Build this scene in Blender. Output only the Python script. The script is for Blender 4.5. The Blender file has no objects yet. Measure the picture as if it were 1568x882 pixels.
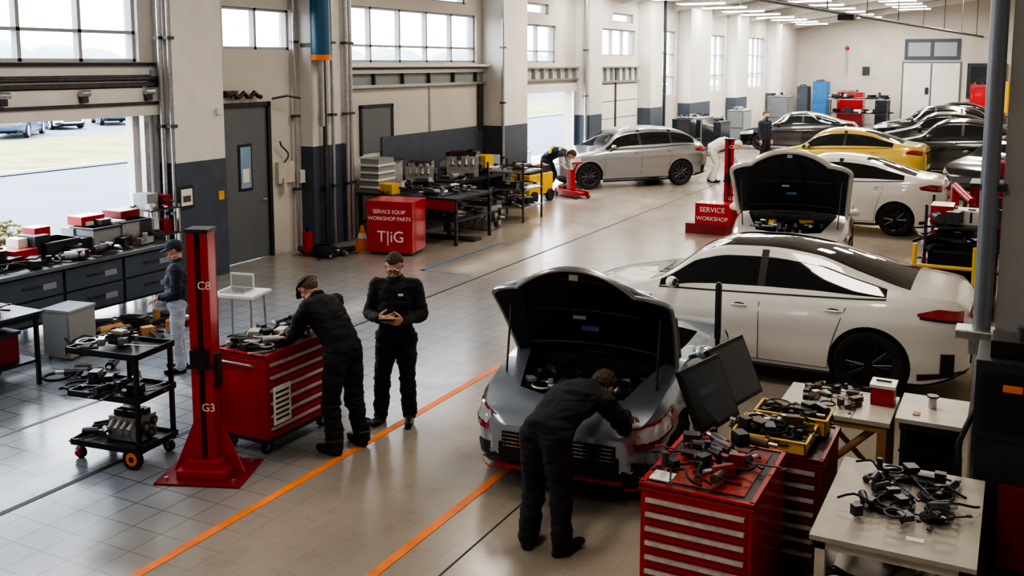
import bpy, math, random
import numpy as np
from mathutils import Vector, Matrix, noise
sc=bpy.context.scene
rad=math.radians
# ------------------------------------------------------------------ materials
MC={}
def mat(name,col,rough=.5,metal=0.,var=0.,scale=6.,bump=0.,coat=0.,emit=0.,spec=.5):
    if name in MC: return MC[name]
    m=bpy.data.materials.new(name); m.use_nodes=True
    nt=m.node_tree; p=nt.nodes['Principled BSDF']
    c=(col[0],col[1],col[2],1)
    p.inputs['Base Color'].default_value=c
    p.inputs['Roughness'].default_value=rough
    p.inputs['Metallic'].default_value=metal
    p.inputs['Coat Weight'].default_value=coat
    p.inputs['Coat Roughness'].default_value=.04
    p.inputs['Specular IOR Level'].default_value=spec
    if emit:
        p.inputs['Emission Color'].default_value=c
        p.inputs['Emission Strength'].default_value=emit
    if var or bump:
        tc=nt.nodes.new('ShaderNodeTexCoord'); n=nt.nodes.new('ShaderNodeTexNoise')
        n.inputs['Scale'].default_value=scale; n.inputs['Detail'].default_value=5
        nt.links.new(tc.outputs['Object'],n.inputs['Vector'])
        if var:
            r=nt.nodes.new('ShaderNodeValToRGB')
            r.color_ramp.elements[0].position=.3; r.color_ramp.elements[1].position=.7
            r.color_ramp.elements[0].color=tuple(x*(1-var) for x in col)+(1,)
            r.color_ramp.elements[1].color=tuple(min(1,x*(1+var)) for x in col)+(1,)
            nt.links.new(n.outputs['Fac'],r.inputs['Fac']); nt.links.new(r.outputs['Color'],p.inputs['Base Color'])
        if bump:
            b=nt.nodes.new('ShaderNodeBump'); b.inputs['Strength'].default_value=bump; b.inputs['Distance'].default_value=.02
            nt.links.new(n.outputs['Fac'],b.inputs['Height']); nt.links.new(b.outputs['Normal'],p.inputs['Normal'])
    MC[name]=m; return m
red=mat('red_paint',(.42,.010,.018),.32,0,.12,3,coat=.3)
redd=mat('dark_red_paint',(.20,.007,.012),.4,0,.15,3)
steel=mat('brushed_steel',(.50,.50,.51),.32,.9,.15,20)
dsteel=mat('dark_steel',(.09,.09,.10),.42,.7,.3,14)
black=mat('black_plastic',(.011,.011,.013),.45,0,.3,10)
rubber=mat('rubber',(.013,.013,.014),.75,0,.3,14)
charcoal=mat('charcoal_metal',(.032,.037,.046),.42,.2,.2,5)
slate=mat('slate_blue_paint',(.065,.083,.112),.5,0,.12,3)
gdoor=mat('grey_door_paint',(.14,.155,.17),.42,0,.05,2)
white=mat('white_enamel',(.70,.68,.64),.4,0,.05,3)
cream=mat('cream_laminate',(.52,.49,.42),.45,0,.1,5)
wood=mat('pine_wood',(.42,.24,.10),.55,0,.25,8)
yellow=mat('yellow_plastic',(.70,.42,.008),.4,0,.08,5)
orange=mat('orange_plastic',(.85,.2,.02),.5)
blue=mat('blue_paint',(.03,.17,.42),.4,0,.1,4)
alu=mat('aluminium_cast',(.42,.42,.41),.45,.6,.3,18,.3)
lalu=mat('bright_aluminium',(.62,.62,.61),.35,.5,.2,18,.2)
brown=mat('oily_brown',(.12,.07,.04),.5,.2,.5,12)
crate=mat('crate_grey',(.24,.27,.27),.6)
glassd=mat('tinted_glass',(.008,.010,.012),.04,0,coat=.5,spec=.8)
glassl=mat('screen_glass',(.03,.035,.04),.12,0,coat=.5)
chrome=mat('chrome',(.7,.7,.7),.15,1)
lens_r=mat('red_lens',(.35,.004,.008),.12,0,coat=1)
lens_w=mat('clear_lens',(.65,.68,.7),.08,.3,coat=1)
lamp_em=mat('lamp_diffuser',(1,.98,.94),.5,emit=22)
cardb=mat('paper_label',(.75,.74,.70),.7,0,.08,30)
skin=mat('skin',(.55,.32,.23),.5,0,.08,20)
hair_b=mat('hair_brown',(.055,.032,.018),.7,0,.4,60,.5)
hair_g=mat('hair_greybrown',(.11,.08,.062),.7,0,.3,60,.5)
cloth=mat('black_overalls',(.014,.015,.020),.85,0,.25,12,.3)
navy=mat('navy_jacket',(.018,.024,.042),.8,0,.25,12,.3)
jean=mat('pale_jeans',(.40,.46,.54),.85,0,.12,12,.2)
wcloth=mat('white_smock',(.70,.69,.65),.85,0,.08,10,.2)
gcloth=mat('grey_workshirt',(.40,.42,.44),.85,0,.08,10,.2)
hivis=mat('hivis_yellow',(.62,.60,.05),.8,0,.1,10)
boot=mat('black_boots',(.010,.010,.010),.45,0,.3,20,.2)
plaster=mat('wall_plaster',(.56,.53,.48),.7,0,.06,.9,.05)
frame_w=mat('window_frame_grey',(.34,.35,.36),.45,0,.05,3)
# ------------------------------------------------------------------ builder
class B:
    def __init__(s,T=None): s.v=[];s.f=[];s.m=[];s.sm=[];s.mats=[]; s.T=T or Matrix()
    def mi(s,m):
        if m not in s.mats: s.mats.append(m)
        return s.mats.index(m)
    def add(s,vs,fs,m,smooth=False,T=None):
        M=s.T@T if T is not None else s.T
        o=len(s.v); s.v.extend([tuple(M@Vector(p)) for p in vs])
        if isinstance(m,(list,tuple)):
            s.m.extend([s.mi(x) for x in m])
        else: s.m.extend([s.mi(m)]*len(fs))
        s.f.extend([tuple(i+o for i in f) for f in fs]); s.sm.extend([smooth]*len(fs))
    def box(s,x0,x1,y0,y1,z0,z1,m,T=None):
        vs=[(x0,y0,z0),(x1,y0,z0),(x1,y1,z0),(x0,y1,z0),(x0,y0,z1),(x1,y0,z1),(x1,y1,z1),(x0,y1,z1)]
        s.add(vs,[(0,3,2,1),(4,5,6,7),(0,1,5,4),(1,2,6,5),(2,3,7,6),(3,0,4,7)],m,T=T)
    def cbox(s,c,sz,m,rz=0,R=None):
        T=Matrix.Translation(c)@(R if R is not None else Matrix.Rotation(rz,4,'Z'))
        a,b,d=sz[0]/2,sz[1]/2,sz[2]/2
        s.box(-a,a,-b,b,-d,d,m,T)
    def cyl(s,p0,p1,r,m,r1=None,n=14,smooth=True):
        p0=Vector(p0);p1=Vector(p1);r1=r if r1 is None else r1
        d=(p1-p0); 
        if d.length<1e-6: return
        q=d.to_track_quat('Z','Y').to_matrix()
        vs=[]
        for p,rr in((p0,r),(p1,r1)):
            for i in range(n):
                a=2*math.pi*i/n; vs.append(p+q@Vector((rr*math.cos(a),rr*math.sin(a),0)))
        s.add(vs,[(i,(i+1)%n,n+(i+1)%n,n+i) for i in range(n)],m,smooth)
        s.add(vs[:n],[tuple(reversed(range(n)))],m); s.add(vs[n:],[tuple(range(n))],m)
    def sph(s,c,r,m,R=None,nu=14,nv=9):
        if not isinstance(r,(tuple,list)): r=(r,r,r)
        T=Matrix.Translation(c)@(R.to_4x4() if R is not None else Matrix())
        vs=[(0,0,-r[2])]
        for j in range(1,nv):
            b=-math.pi/2+math.pi*j/nv
            for i in range(nu):
                a=2*math.pi*i/nu; vs.append((r[0]*math.cos(b)*math.cos(a),r[1]*math.cos(b)*math.sin(a),r[2]*math.sin(b)))
        vs.append((0,0,r[2])); L=len(vs)-1
        fs=[(0,1+(i+1)%nu,1+i) for i in range(nu)]
        for j in range(nv-2):
            for i in range(nu):
                a=1+j*nu;fs.append((a+i,a+(i+1)%nu,a+nu+(i+1)%nu,a+nu+i))
        a=1+(nv-2)*nu
        fs+=[(a+i,a+(i+1)%nu,L) for i in range(nu)]
        s.add(vs,fs,m,True,T)
    def tube(s,pts,r,m,n=8):
        pts=[Vector(p) for p in pts]; vs=[];up=Vector((0,0,1)); prev=None
        for i,p in enumerate(pts):
            t=(pts[min(i+1,len(pts)-1)]-pts[max(i-1,0)]).normalized()
            if prev is None:
                a=up if abs(t.dot(up))<.9 else Vector((1,0,0)); x=t.cross(a).normalized()
            else: x=(prev-t*prev.dot(t)).normalized()
            prev=x; y=t.cross(x)
            for k in range(n):
                a=2*math.pi*k/n; vs.append(p+x*r*math.cos(a)+y*r*math.sin(a))
        fs=[]
        for i in range(len(pts)-1):
            for k in range(n): fs.append((i*n+k,i*n+(k+1)%n,(i+1)*n+(k+1)%n,(i+1)*n+k))
        s.add(vs,fs,m,True)
    def ring(s,c,R,r,m,Q=None,n=28,k=8,a0=0,a1=2*math.pi):
        Q=Q or Matrix.Identity(3); c=Vector(c)
        pts=[c+Q@Vector((R*math.cos(a0+(a1-a0)*i/n),R*math.sin(a0+(a1-a0)*i/n),0)) for i in range(n+1)]
        s.tube(pts,r,m,k)
    def grid(s,fn,nu,nv,m,smooth=True):
        vs=[fn(i/nu,j/nv) for j in range(nv+1) for i in range(nu+1)]
        fs=[(j*(nu+1)+i,j*(nu+1)+i+1,(j+1)*(nu+1)+i+1,(j+1)*(nu+1)+i) for j in range(nv) for i in range(nu)]
        s.add(vs,fs,m,smooth)
    def prism(s,poly,z0,z1,m,T=None):
        n=len(poly); vs=[(p[0],p[1],z0) for p in poly]+[(p[0],p[1],z1) for p in poly]
        s.add(vs,[tuple(reversed(range(n))),tuple(range(n,2*n))]+[(i,(i+1)%n,n+(i+1)%n,n+i) for i in range(n)],m,T=T)
    def text(s,txt,size,m,T):
        cu=bpy.data.curves.new('t','FONT'); cu.body=txt; cu.size=size; cu.extrude=.002; cu.align_x='CENTER'
        o=bpy.data.objects.new('t',cu); sc.collection.objects.link(o)
        dg=bpy.context.evaluated_depsgraph_get(); e=o.evaluated_get(dg); me=e.to_mesh()
        s.add([tuple(v.co) for v in me.vertices],[tuple(p.vertices) for p in me.polygons],m,False,T)
        e.to_mesh_clear(); bpy.data.objects.remove(o)
    def done(s,name,loc=(0,0,0),rz=0,bevel=0,sharp=None,sc_=1):
        me=bpy.data.meshes.new(name); me.from_pydata(s.v,[],s.f)
        for m in s.mats: me.materials.append(m)
        me.polygons.foreach_set('material_index',s.m); me.polygons.foreach_set('use_smooth',s.sm)
        me.update()
        if sharp: me.set_sharp_from_angle(angle=rad(sharp))
        o=bpy.data.objects.new(name,me); sc.collection.objects.link(o)
        o.location=loc; o.rotation_euler=(0,0,rz); o.scale=(sc_,)*3
        if bevel:
            b=o.modifiers.new('bevel','BEVEL'); b.width=bevel; b.segments=2; b.limit_method='ANGLE'; b.angle_limit=rad(50)
        return o
def evalmesh(vs,fs,mods,mi=None):
    me=bpy.data.meshes.new('tmp'); me.from_pydata([tuple(v) for v in vs],[],fs); me.update()
    if mi:
        for k in range(max(mi)+1): me.materials.append(None)
        me.polygons.foreach_set('material_index',mi)
    o=bpy.data.objects.new('tmp',me); sc.collection.objects.link(o)
    for f in mods: f(o)
    bpy.context.view_layer.update()
    dg=bpy.context.evaluated_depsgraph_get(); e=o.evaluated_get(dg); m2=e.to_mesh()
    V=np.empty(len(m2.vertices)*3); m2.vertices.foreach_get('co',V); V=V.reshape(-1,3)
    N=np.empty(len(m2.vertices)*3); m2.vertices.foreach_get('normal',N); N=N.reshape(-1,3)
    F=[tuple(p.vertices) for p in m2.polygons]; I=[p.material_index for p in m2.polygons]
    e.to_mesh_clear(); bpy.data.objects.remove(o); return V,N,F,I
def remesh(vox,it=4):
    def f(o):
        m=o.modifiers.new('r','REMESH'); m.mode='VOXEL'; m.voxel_size=vox; m.adaptivity=0
        q=o.modifiers.new('s','SMOOTH'); q.factor=.5; q.iterations=it
    return f
def interp(kn,x):
    xs=[k[0] for k in kn]; ys=[k[1] for k in kn]
    if x<=xs[0]: return ys[0]
    if x>=xs[-1]: return ys[-1]
    n=len(xs); i=max(j for j in range(n-1) if xs[j]<=x)
    d=[(ys[j+1]-ys[j])/(xs[j+1]-xs[j]) for j in range(n-1)]
    def tan(j):
        if j==0: return d[0]
        if j==n-1: return d[-1]
        if d[j-1]*d[j]<=0: return 0
        return 2*d[j-1]*d[j]/(d[j-1]+d[j])
    h=xs[i+1]-xs[i]; t=(x-xs[i])/h; a,b=tan(i),tan(i+1)
    return ys[i]*(2*t**3-3*t*t+1)+h*a*(t**3-2*t*t+t)+ys[i+1]*(-2*t**3+3*t*t)+h*b*(t**3-t*t)
# ------------------------------------------------------------------ cars
PROF={
'sedan':dict(top=[(0,.60),(.03,.70),(.10,.82),(.20,.91),(.26,.97),(.30,1.04),(.40,1.36),(.47,1.45),(.56,1.465),(.66,1.42),(.78,1.28),(.90,1.13),(.96,1.10),(.985,1.04),(1,.92)],
  belt=[(0,.57),(.03,.66),(.10,.77),(.20,.86),(.28,.92),(.45,.95),(.75,1.01),(.90,1.05),(.97,1.02),(1,.86)],
  bot=[(0,.34),(.04,.20),(.1,.17),(.9,.18),(.95,.24),(1,.36)],wid=[(0,.62),(.02,.76),(.06,.89),(.15,.97),(.25,1),(.8,1),(.9,.965),(.96,.88),(.99,.75),(1,.66)],
  cowl=.275,head=.425,back=.66,deck=.875,win=(.31,.83),pil=[.555],wh=(.195,.80),doors=[(.285,.32),(.555,.555),(.745,.70)]),
'suv':dict(top=[(0,.72),(.03,.85),(.10,.97),(.22,1.06),(.27,1.11),(.31,1.2),(.40,1.52),(.47,1.62),(.6,1.66),(.75,1.62),(.86,1.50),(.93,1.30),(.97,1.12),(.99,1.02),(1,.9)],
  belt=[(0,.68),(.03,.80),(.10,.92),(.22,1.0),(.30,1.05),(.6,1.08),(.85,1.13),(.94,1.12),(.98,1.0),(1,.84)],
  bot=[(0,.40),(.04,.27),(.1,.24),(.9,.25),(.95,.32),(1,.42)],wid=[(0,.62),(.02,.78),(.06,.90),(.15,.97),(.25,1),(.82,1),(.92,.95),(.97,.88),(1,.75)],
  cowl=.27,head=.42,back=.83,deck=.955,win=(.30,.90),pil=[.53,.74],wh=(.19,.80),doors=[(.285,.31),(.53,.53),(.74,.70)]),
'roadster':dict(top=[(0,.58),(.03,.68),(.12,.81),(.25,.90),(.34,.94),(.42,.90),(.6,.86),(.8,.86),(.92,.83),(1,.68)],
  belt=[(0,.55),(.03,.65),(.12,.77),(.25,.86),(.34,.89),(.42,.86),(.6,.82),(.8,.82),(.92,.79),(1,.62)],
  bot=[(0,.30),(.04,.19),(.1,.16),(.9,.17),(.95,.24),(1,.34)],wid=[(0,.66),(.02,.80),(.06,.91),(.15,.97),(.25,1),(.8,1),(.9,.95),(.97,.86),(1,.75)],
  cowl=2,head=3,back=2,deck=3,win=(2,3),pil=[],wh=(.21,.80),doors=[(.40,.40),(.68,.68)]),
}
def wheel(b,c,R,w,side,rimm,tirem,spokes=10):
    cx,cy,cz=c
    prof=[(R*.66,-w*.42),(R*.74,-w/2),(R*.93,-w/2),(R*.985,-w*.40),(R,-w*.2),(R,w*.2),(R*.985,w*.40),(R*.93,w/2),(R*.74,w/2),(R*.66,w*.42)]
    n=40; vs=[];fs=[]
    for i in range(n):
        a=2*math.pi*i/n
        for r,y in prof: vs.append((cx+r*math.cos(a),cy+y,cz+r*math.sin(a)))
    k=len(prof)
    for i in range(n):
        for j in range(k-1): fs.append((i*k+j,((i+1)%n)*k+j,((i+1)%n)*k+j+1,i*k+j+1))
    b.add(vs,fs,tirem,True)
    yo=cy+side*w*.36
    b.cyl((cx,cy+side*w*.05,cz),(cx,cy+side*w*.10,cz),R*.67,black,n=32)
    b.cyl((cx,cy+side*w*.10,cz),(cx,cy+side*w*.14,cz),R*.42,dsteel,n=28)
    Q=Matrix.Rotation(rad(90),3,'X')
    b.ring((cx,yo,cz),R*.67,R*.035,rimm,Q,36,6)
    b.cyl((cx,cy+side*w*.15,cz),(cx,yo+side*.01,cz),R*.15,rimm,r1=R*.12,n=20)
    for i in range(spokes):
        a=2*math.pi*i/spokes
        for da in (-.09,.09):
            p0=Vector((cx+R*.12*math.cos(a),yo,cz+R*.12*math.sin(a))); p1=Vector((cx+R*.66*math.cos(a+da),yo-side*.008,cz+R*.66*math.sin(a+da)))
            b.cyl(p0,p1,R*.035,rimm,n=6)
def car(name,kind,L,W,Hs,loc,rz,paint,roof=None,rim=chrome,open_hood=False,cockpit=False,hood_ang=55,hood_len=None,tail=lens_r,redtrim=False,hoodfrac=None,R=None,hoodw=.92,hoodrim=None,rimr=.020,lower=None,ez=.42,accent=None):
    P=PROF[kind]; hw=W/2; b=B()
    roof=roof or paint
    def sec(x):
        t=x/L; zt=interp(P['top'],t)*Hs; zb=min(interp(P['belt'],t)*Hs,zt-.015); z0_=interp(P['bot'],t); w=interp(P['wid'],t)*hw
        h=zb-z0_; gh=zt-zb; s_=max(0,min(1,(gh-.05)/.38))
        pts=[(0,z0_),(.55*w,z0_),(.88*w,z0_+.01),(.95*w,z0_+.05),(.965*w,z0_+.20*h),(.985*w,z0_+.33*h),(.975*w,z0_+.42*h),(.99*w,z0_+.55*h),(1.0*w,z0_+.70*h),(.995*w,z0_+.80*h),(.965*w,z0_+.88*h),(.955*w,z0_+.95*h),(.915*w,zb)]
        ye=w*(.90-.27*s_); ze=zb+gh*(.55+.32*s_)
        for k in range(1,7):
            q=k/6; pts.append((.915*w+(ye-.915*w)*q**1.15, zb+(ze-zb)*q))
        for k in range(1,8):
            q=k/7; y=ye*(1-q); pts.append((y, ze+(zt-ze)*(1-(y/ye)**2.4)))
        return pts
    br=sorted(set([round(x*L,3) for x in [0,.004,.01,.02,.03,.045,.06,.08,.98,.99,.996,1.0,P['cowl'],P['head'],P['back'],P['deck']]+list(P['win'])+[q+d for q in P['pil'] for d in(-.009,.009)] if x<=1]+[round(k*.07,3) for k in range(1,int(L/.07))]))
    xs=[br[0]]
    for x in br[1:]:
        if x-xs[-1]>.008: xs.append(x)
    S=[sec(x) for x in xs]; n=len(S[0])
    vs=[]
    for x,p in zip(xs,S):
        full=[(y,z) for y,z in p]+[(-y,z) for y,z in reversed(p[1:-1])]
        for y,z in full: vs.append((x-L/2,y,z))
    N=2*n-2; fs=[];ms=[]
    pal=[paint,black,glassd,roof,dsteel]
    for i in range(len(xs)-1):
        xm=(xs[i]+xs[i+1])/2/L
        for j in range(N):
            fs.append((i*N+j,i*N+(j+1)%N,(i+1)*N+(j+1)%N,(i+1)*N+j))
            jj=j if j<n-1 else N-1-j
            m=0
            if jj<3: m=1
            elif 12<=jj<18:
                if P['win'][0]<xm<P['win'][1] and jj>12:
                    m=2
                    if jj==17: m=0
                    for q in P['pil']:
                        if abs(xm-q)<.009: m=1
            elif jj>=18:
                if P['cowl']<xm<P['head'] and jj>18: m=2
                elif P['back']<xm<P['deck'] and jj>18: m=2
                elif P['head']<=xm<=P['back'] and (jj>18 or roof is paint): m=3
            ms.append(m)
    fs.append(tuple(reversed(range(N)))); ms.append(0)
    o=(len(xs)-1)*N; fs.append(tuple(range(o,o+N))); ms.append(0)
    if R is None: R={'suv':.375,'roadster':.31}.get(kind,.345)
    cb=B(); wxs=[P['wh'][0]*L-L/2,P['wh'][1]*L-L/2]
    for wx in wxs:
        for sd in(-1,1):
            cb.cyl((wx,sd*(hw-.30),R+.01),(wx,sd*(hw+.2),R+.01),R+.045,black,n=36)
    cuts=[(cb,1)]
    if open_hood:
        c2=B(); x0=.085*L-L/2; x1=(hoodfrac or P['cowl'])*L-L/2
        yw=hw*.74
        c2.prism([(x0+.06,-yw*.72),(x1,-yw),(x1,yw),(x0+.06,yw*.72),(x0,yw*.4),(x0,-yw*.4)],.38,1.6,black); cuts.append((c2,4))
    if cockpit:
        c3=B(); c3.prism([(.40*L-L/2,-hw*.72),(.72*L-L/2,-hw*.72),(.74*L-L/2,-hw*.5),(.74*L-L/2,hw*.5),(.72*L-L/2,hw*.72),(.40*L-L/2,hw*.72)],.30,1.6,black); cuts.append((c3,1))
    objs=[]
    import bmesh as bmm
    def mk(c,mi_):
        me=bpy.data.meshes.new('cut'); me.from_pydata(c.v,[],c.f)
        for k in range(5): me.materials.append(None)
        me.polygons.foreach_set('material_index',[mi_]*len(c.f)); 
        q=bmm.new(); q.from_mesh(me); bmm.ops.remove_doubles(q,verts=q.verts,dist=1e-5); bmm.ops.recalc_face_normals(q,faces=q.faces); q.to_mesh(me); q.free()
        ob=bpy.data.objects.new('cut',me); sc.collection.objects.link(ob); objs.append(ob); return ob
    def addb(o):
        q=bmm.new(); q.from_mesh(o.data); bmm.ops.recalc_face_normals(q,faces=q.faces); q.to_mesh(o.data); q.free()
        while len(o.data.materials)<5: o.data.materials.append(None)
        for c,mi_ in cuts:
            m=o.modifiers.new('b','BOOLEAN'); m.operation='DIFFERENCE'; m.solver='EXACT'; m.object=mk(c,mi_)
    V,Nn,F,I=evalmesh(vs,fs,[addb],ms)
    for ob in objs: bpy.data.objects.remove(ob)
    b.add([tuple(v) for v in V],F,[pal[min(k,4)] for k in I],True)
    def ys(x,z):
        p=sec(x)
        best=p[12][0]
        for k in range(3,18):
            (y0,z0_),(y1,z1)=p[k],p[k+1]
            if z0_<=z<=z1 and z1>z0_: return y0+(y1-y0)*(z-z0_)/(z1-z0_)
        return best
    def patch(x0,x1,zlo,zhi,m,off=.006,sides=(-1,1),nu=10,nv=4):
        for sd in sides:
            b.grid(lambda u,v:(lambda x,z:(x-L/2,sd*(ys(x,z)+off),z))(x0+(x1-x0)*u, zlo(u)+(zhi(u)-zlo(u))*v),nu,nv,m)
    def seam(pts,m=black,r=.0045,sides=(-1,1)):
        for sd in sides: b.tube([(x-L/2,sd*(ys(x,z)),z) for x,z in pts],r,m,5)
    for sd in(-1,1):
        for wx in wxs: wheel(b,(wx,sd*(hw-.125),R+.001),R,.22,sd,rim,rubber)
    zb=lambda t:interp(P['belt'],t)*Hs
    if lower:
        patch(.27*L,.74*L,lambda u:.26,lambda u:.60,lower,.004,nu=30)
    if not cockpit:
        d0,d1,d2=[q[0]*L for q in P['doors']]
        for (xx,lean) in ((d0,.04),(d1,.0)):
            seam([(xx+lean*k/8,.28+(zb(xx/L)-.30)*k/8) for k in range(9)])
        seam([(d2-.16+.20*math.sin(k/8*1.3)**1.0*(k/8),.28+(zb(d2/L)-.30)*k/8) for k in range(9)])
        seam([(d0+(d2-d0-.16)*k/14,.285) for k in range(15)])
        for xx in(d1-.22,d2-.12):
            z=zb(xx/L)-.13
            for sd in(-1,1):
                y=ys(xx,z); b.sph((xx-L/2,sd*(y+.018),z),(.10,.014,.014),paint)
                b.sph((xx-L/2,sd*(y+.001),z),(.07,.006,.028),black)
    else:
        for xx in(.385*L,.68*L): seam([(xx,.28+(zb(xx/L)-.30)*k/8) for k in range(9)])
    if P['win'][0]<1:
        a0,a1=P['win']
        for sd in(-1,1):
            b.tube([((a0+(a1-a0)*k/30)*L-L/2,sd*(sec((a0+(a1-a0)*k/30)*L)[12][0]+.004),sec((a0+(a1-a0)*k/30)*L)[12][1]+.006) for k in range(31)],.009,black,6)
            b.tube([((a0+(a1-a0)*k/40)*L-L/2,sd*(sec((a0+(a1-a0)*k/40)*L)[17][0]+.006),sec((a0+(a1-a0)*k/40)*L)[17][1]) for k in range(41)],.007,chrome,6)
    mx=(P['win'][0]+.045)*L if P['win'][0]<1 else .42*L
    for sd in(-1,1):
        z=zb(mx/L)+.09; y=hw*.93
        b.sph((mx-L/2-.03,sd*(y+.10),z),(.065,.10,.065),paint); b.cyl((mx-L/2,sd*(y-.05),z-.07),(mx-L/2,sd*(y+.06),z-.03),.02,black,n=8)
        b.sph((mx-L/2+.012,sd*(y+.10),z),(.035,.085,.052),glassl)
    if not cockpit: patch(.28*L,.72*L,lambda u:.19,lambda u:.25,black,.012)
    zf=interp(P['belt'],.06)*Hs
    patch(.012*L,.135*L,lambda u:zf-.16+.05*u,lambda u:zf-.045+.09*u,lens_w,.008)
    patch(.010*L,.14*L,lambda u:zf-.185+.05*u,lambda u:zf-.155+.05*u,black,.008)
    zr=interp(P['belt'],.95)*Hs
    patch(.895*L,.985*L,lambda u:zr-.125-.04*u,lambda u:zr-.10+.075*min(1,u*2.2)-.04*u,tail,.010,nu=16)
    patch(.90*L,.985*L,lambda u:zr-.155-.04*u,lambda u:zr-.125-.04*u,black,.008)
    xe=L/2
    we=interp(P['wid'],1)*hw
    b.cbox((xe+.006,0,zr-.125),(.02,we*1.96,.05),tail)
    b.cbox((xe+.004,0,.50),(.02,we*1.5,.16),black); b.cbox((xe+.012,0,.66),(.012,.5,.11),cardb)
    patch(.90*L,.995*L,lambda u:.27+.08*u,lambda u:.34+.05*u,black,.010)
    patch(.945*L,.972*L,lambda u:.34,lambda u:.58,black,.010)
    wf=interp(P['wid'],0)*hw
    zg=interp(P['belt'],0)*Hs
    b.cbox((-xe-.004,0,zg-.10),(.02,wf*1.7,.14),black)
    for k in range(4): b.cbox((-xe-.014,0,zg-.15+k*.033),(.01,wf*1.66,.006),chrome)
    patch(.006*L,.07*L,lambda u:.30-.04*u,lambda u:.42-.06*u,black,.008)
    if redtrim:
        patch(.001*L,.12*L,lambda u:.185,lambda u:.20,red,.03)
        b.cbox((-xe-.02,0,.25),(.05,wf*1.9,.014),red)
        b.cbox((-xe-.006,0,.37),(.02,wf*1.8,.15),black)
        for k in range(5): b.cbox((-xe-.018,0,.31+k*.03),(.01,wf*1.75,.005),dsteel)
        for k in range(9): b.cbox((-xe-.018,-wf*.8+k*wf*.2,zg-.10),(.01,.006,.13),dsteel)
        patch(.008*L,.155*L,lambda u:zf-.21+.05*u,lambda u:zf-.165+.05*u,lens_r,.014)
        patch(.125*L,.165*L,lambda u:zf-.18+.05*u,lambda u:zf-.03+.05*u,lens_r,.014)
        patch(.008*L,.16*L,lambda u:zf-.055+.085*u,lambda u:zf-.035+.08*u,lens_r,.012)
        b.ring((-.17*L+.12,-hw-.002,.70),.055,.006,black,Matrix.Rotation(rad(90),3,'X'))
    if open_hood:
        x0=.085*L-L/2; x1=(hoodfrac or P['cowl'])*L-L/2; yw=hw*.74
        b.box(x0+.1,x1,-yw*.95,yw*.95,.385,.42,dsteel)
        eb=B(b.T@Matrix.Translation(((x0+x1)/2+.03,0,ez))); engine(eb,.70,3,True)
        append(b,eb); xm_=(x0+x1)/2; zt_=ez+.30
        b.cbox((xm_,0,zt_),(.34,.46,.06),charcoal); b.cbox((xm_,0,zt_+.035),(.06,.40,.02),accent or lalu); b.cbox((xm_-.12,.1,zt_+.03),(.08,.22,.03),accent or lalu)
        for k in range(4): b.cyl((xm_-.14,-.18+k*.12,zt_-.02),(xm_-.26,-.18+k*.12,zt_-.10),.028,lalu,n=10)
        if accent: b.cbox((xm_+.12,-.25,zt_+.06),(.20,.22,.09),accent,.3); b.cyl((xm_-.05,.28,zt_),(xm_-.05,.28,zt_+.12),.07,accent)
        for yy in(-.48,.48): b.cyl((x1-.2,yy*hw/.88,.6),(x1-.2,yy*hw/.88,.80),.07,dsteel); b.cyl((x1-.2,yy*hw/.88,.80),(x1-.2,yy*hw/.88,.815),.05,chrome)
        b.cbox((x0+.35,.45*hw/.88,.66),(.26,.18,.19),black); b.cbox((x0+.35,.45*hw/.88,.765),(.24,.16,.02),mat('battery_grey',(.25,.25,.26),.5))
        b.sph((x0+.3,-.48*hw/.88,.70),(.11,.09,.08),white); b.cyl((x0+.3,-.48*hw/.88,.76),(x0+.3,-.48*hw/.88,.80),.03,blue)
        b.cbox((x0+.06,0,.66),(.05,yw*1.5,.20),dsteel); b.cbox((x0+.06,0,.77),(.09,yw*1.5,.02),charcoal)
        pile(b,x0+.12,x1-.1,-yw*.75,yw*.75,ez+.30,40,8,[lalu,steel,lalu,dsteel,alu,black],1.1,.08)
        for k in range(7):
            random.seed(k+5); pts=[(x0+.15+random.random()*.8,(random.random()-.5)*yw*1.6,ez+.32+random.random()*.1) for _ in range(4)]
            b.tube([Vector(pts[0]).lerp(Vector(pts[1]),t/5) if t<5 else Vector(pts[1]).lerp(Vector(pts[2]),(t-5)/5) for t in range(11)],.014,rubber)
        b.cbox((x1+.03,0,interp(P['top'],.33)*Hs-.02),(.10,yw*1.9,.03),black)
        HL=hood_len or (x1-x0+.12); hz=interp(P['top'],.30)*Hs+.02; A=rad(hood_ang)
        def hp(u,v,dz):
            e=(1-max(0,(v-.62)/.38)**3.2*.40)
            w=hw*hoodw*(.93+.09*v)*e
            y=u*w; lx=-v*HL+.10*HL*max(0,(v-.55)/.45)**1.5*abs(u)**2.2*1.6
            lz=-.09*u*u-.12*v*v+dz
            return Vector((x1+lx*math.cos(A)+lz*math.sin(A)*1.0, y, hz-lx*math.sin(A)+lz*math.cos(A)))
        nu,nv=30,20; rimm=hoodrim or paint
        b.grid(lambda u,v:hp(u*2-1,v,.02),nu,nv,paint); b.grid(lambda u,v:hp((u*2-1),v,-.02),nu,nv,hoodin)
        for sd in(-1,1):
            b.grid(lambda u,v:hp(sd,u,-.022+.044*v),nu,1,paint)
            b.tube([hp(sd*.985,k/20,-.012) for k in range(21)],rimr,rimm,8)
        b.grid(lambda u,v:hp(u*2-1,1,-.022+.044*v),nu,1,paint); b.grid(lambda u,v:hp(u*2-1,0,-.022+.044*v),nu,1,paint)
        b.tube([hp(k/12-1,.99,-.012) for k in range(25)],rimr,rimm,8)
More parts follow.
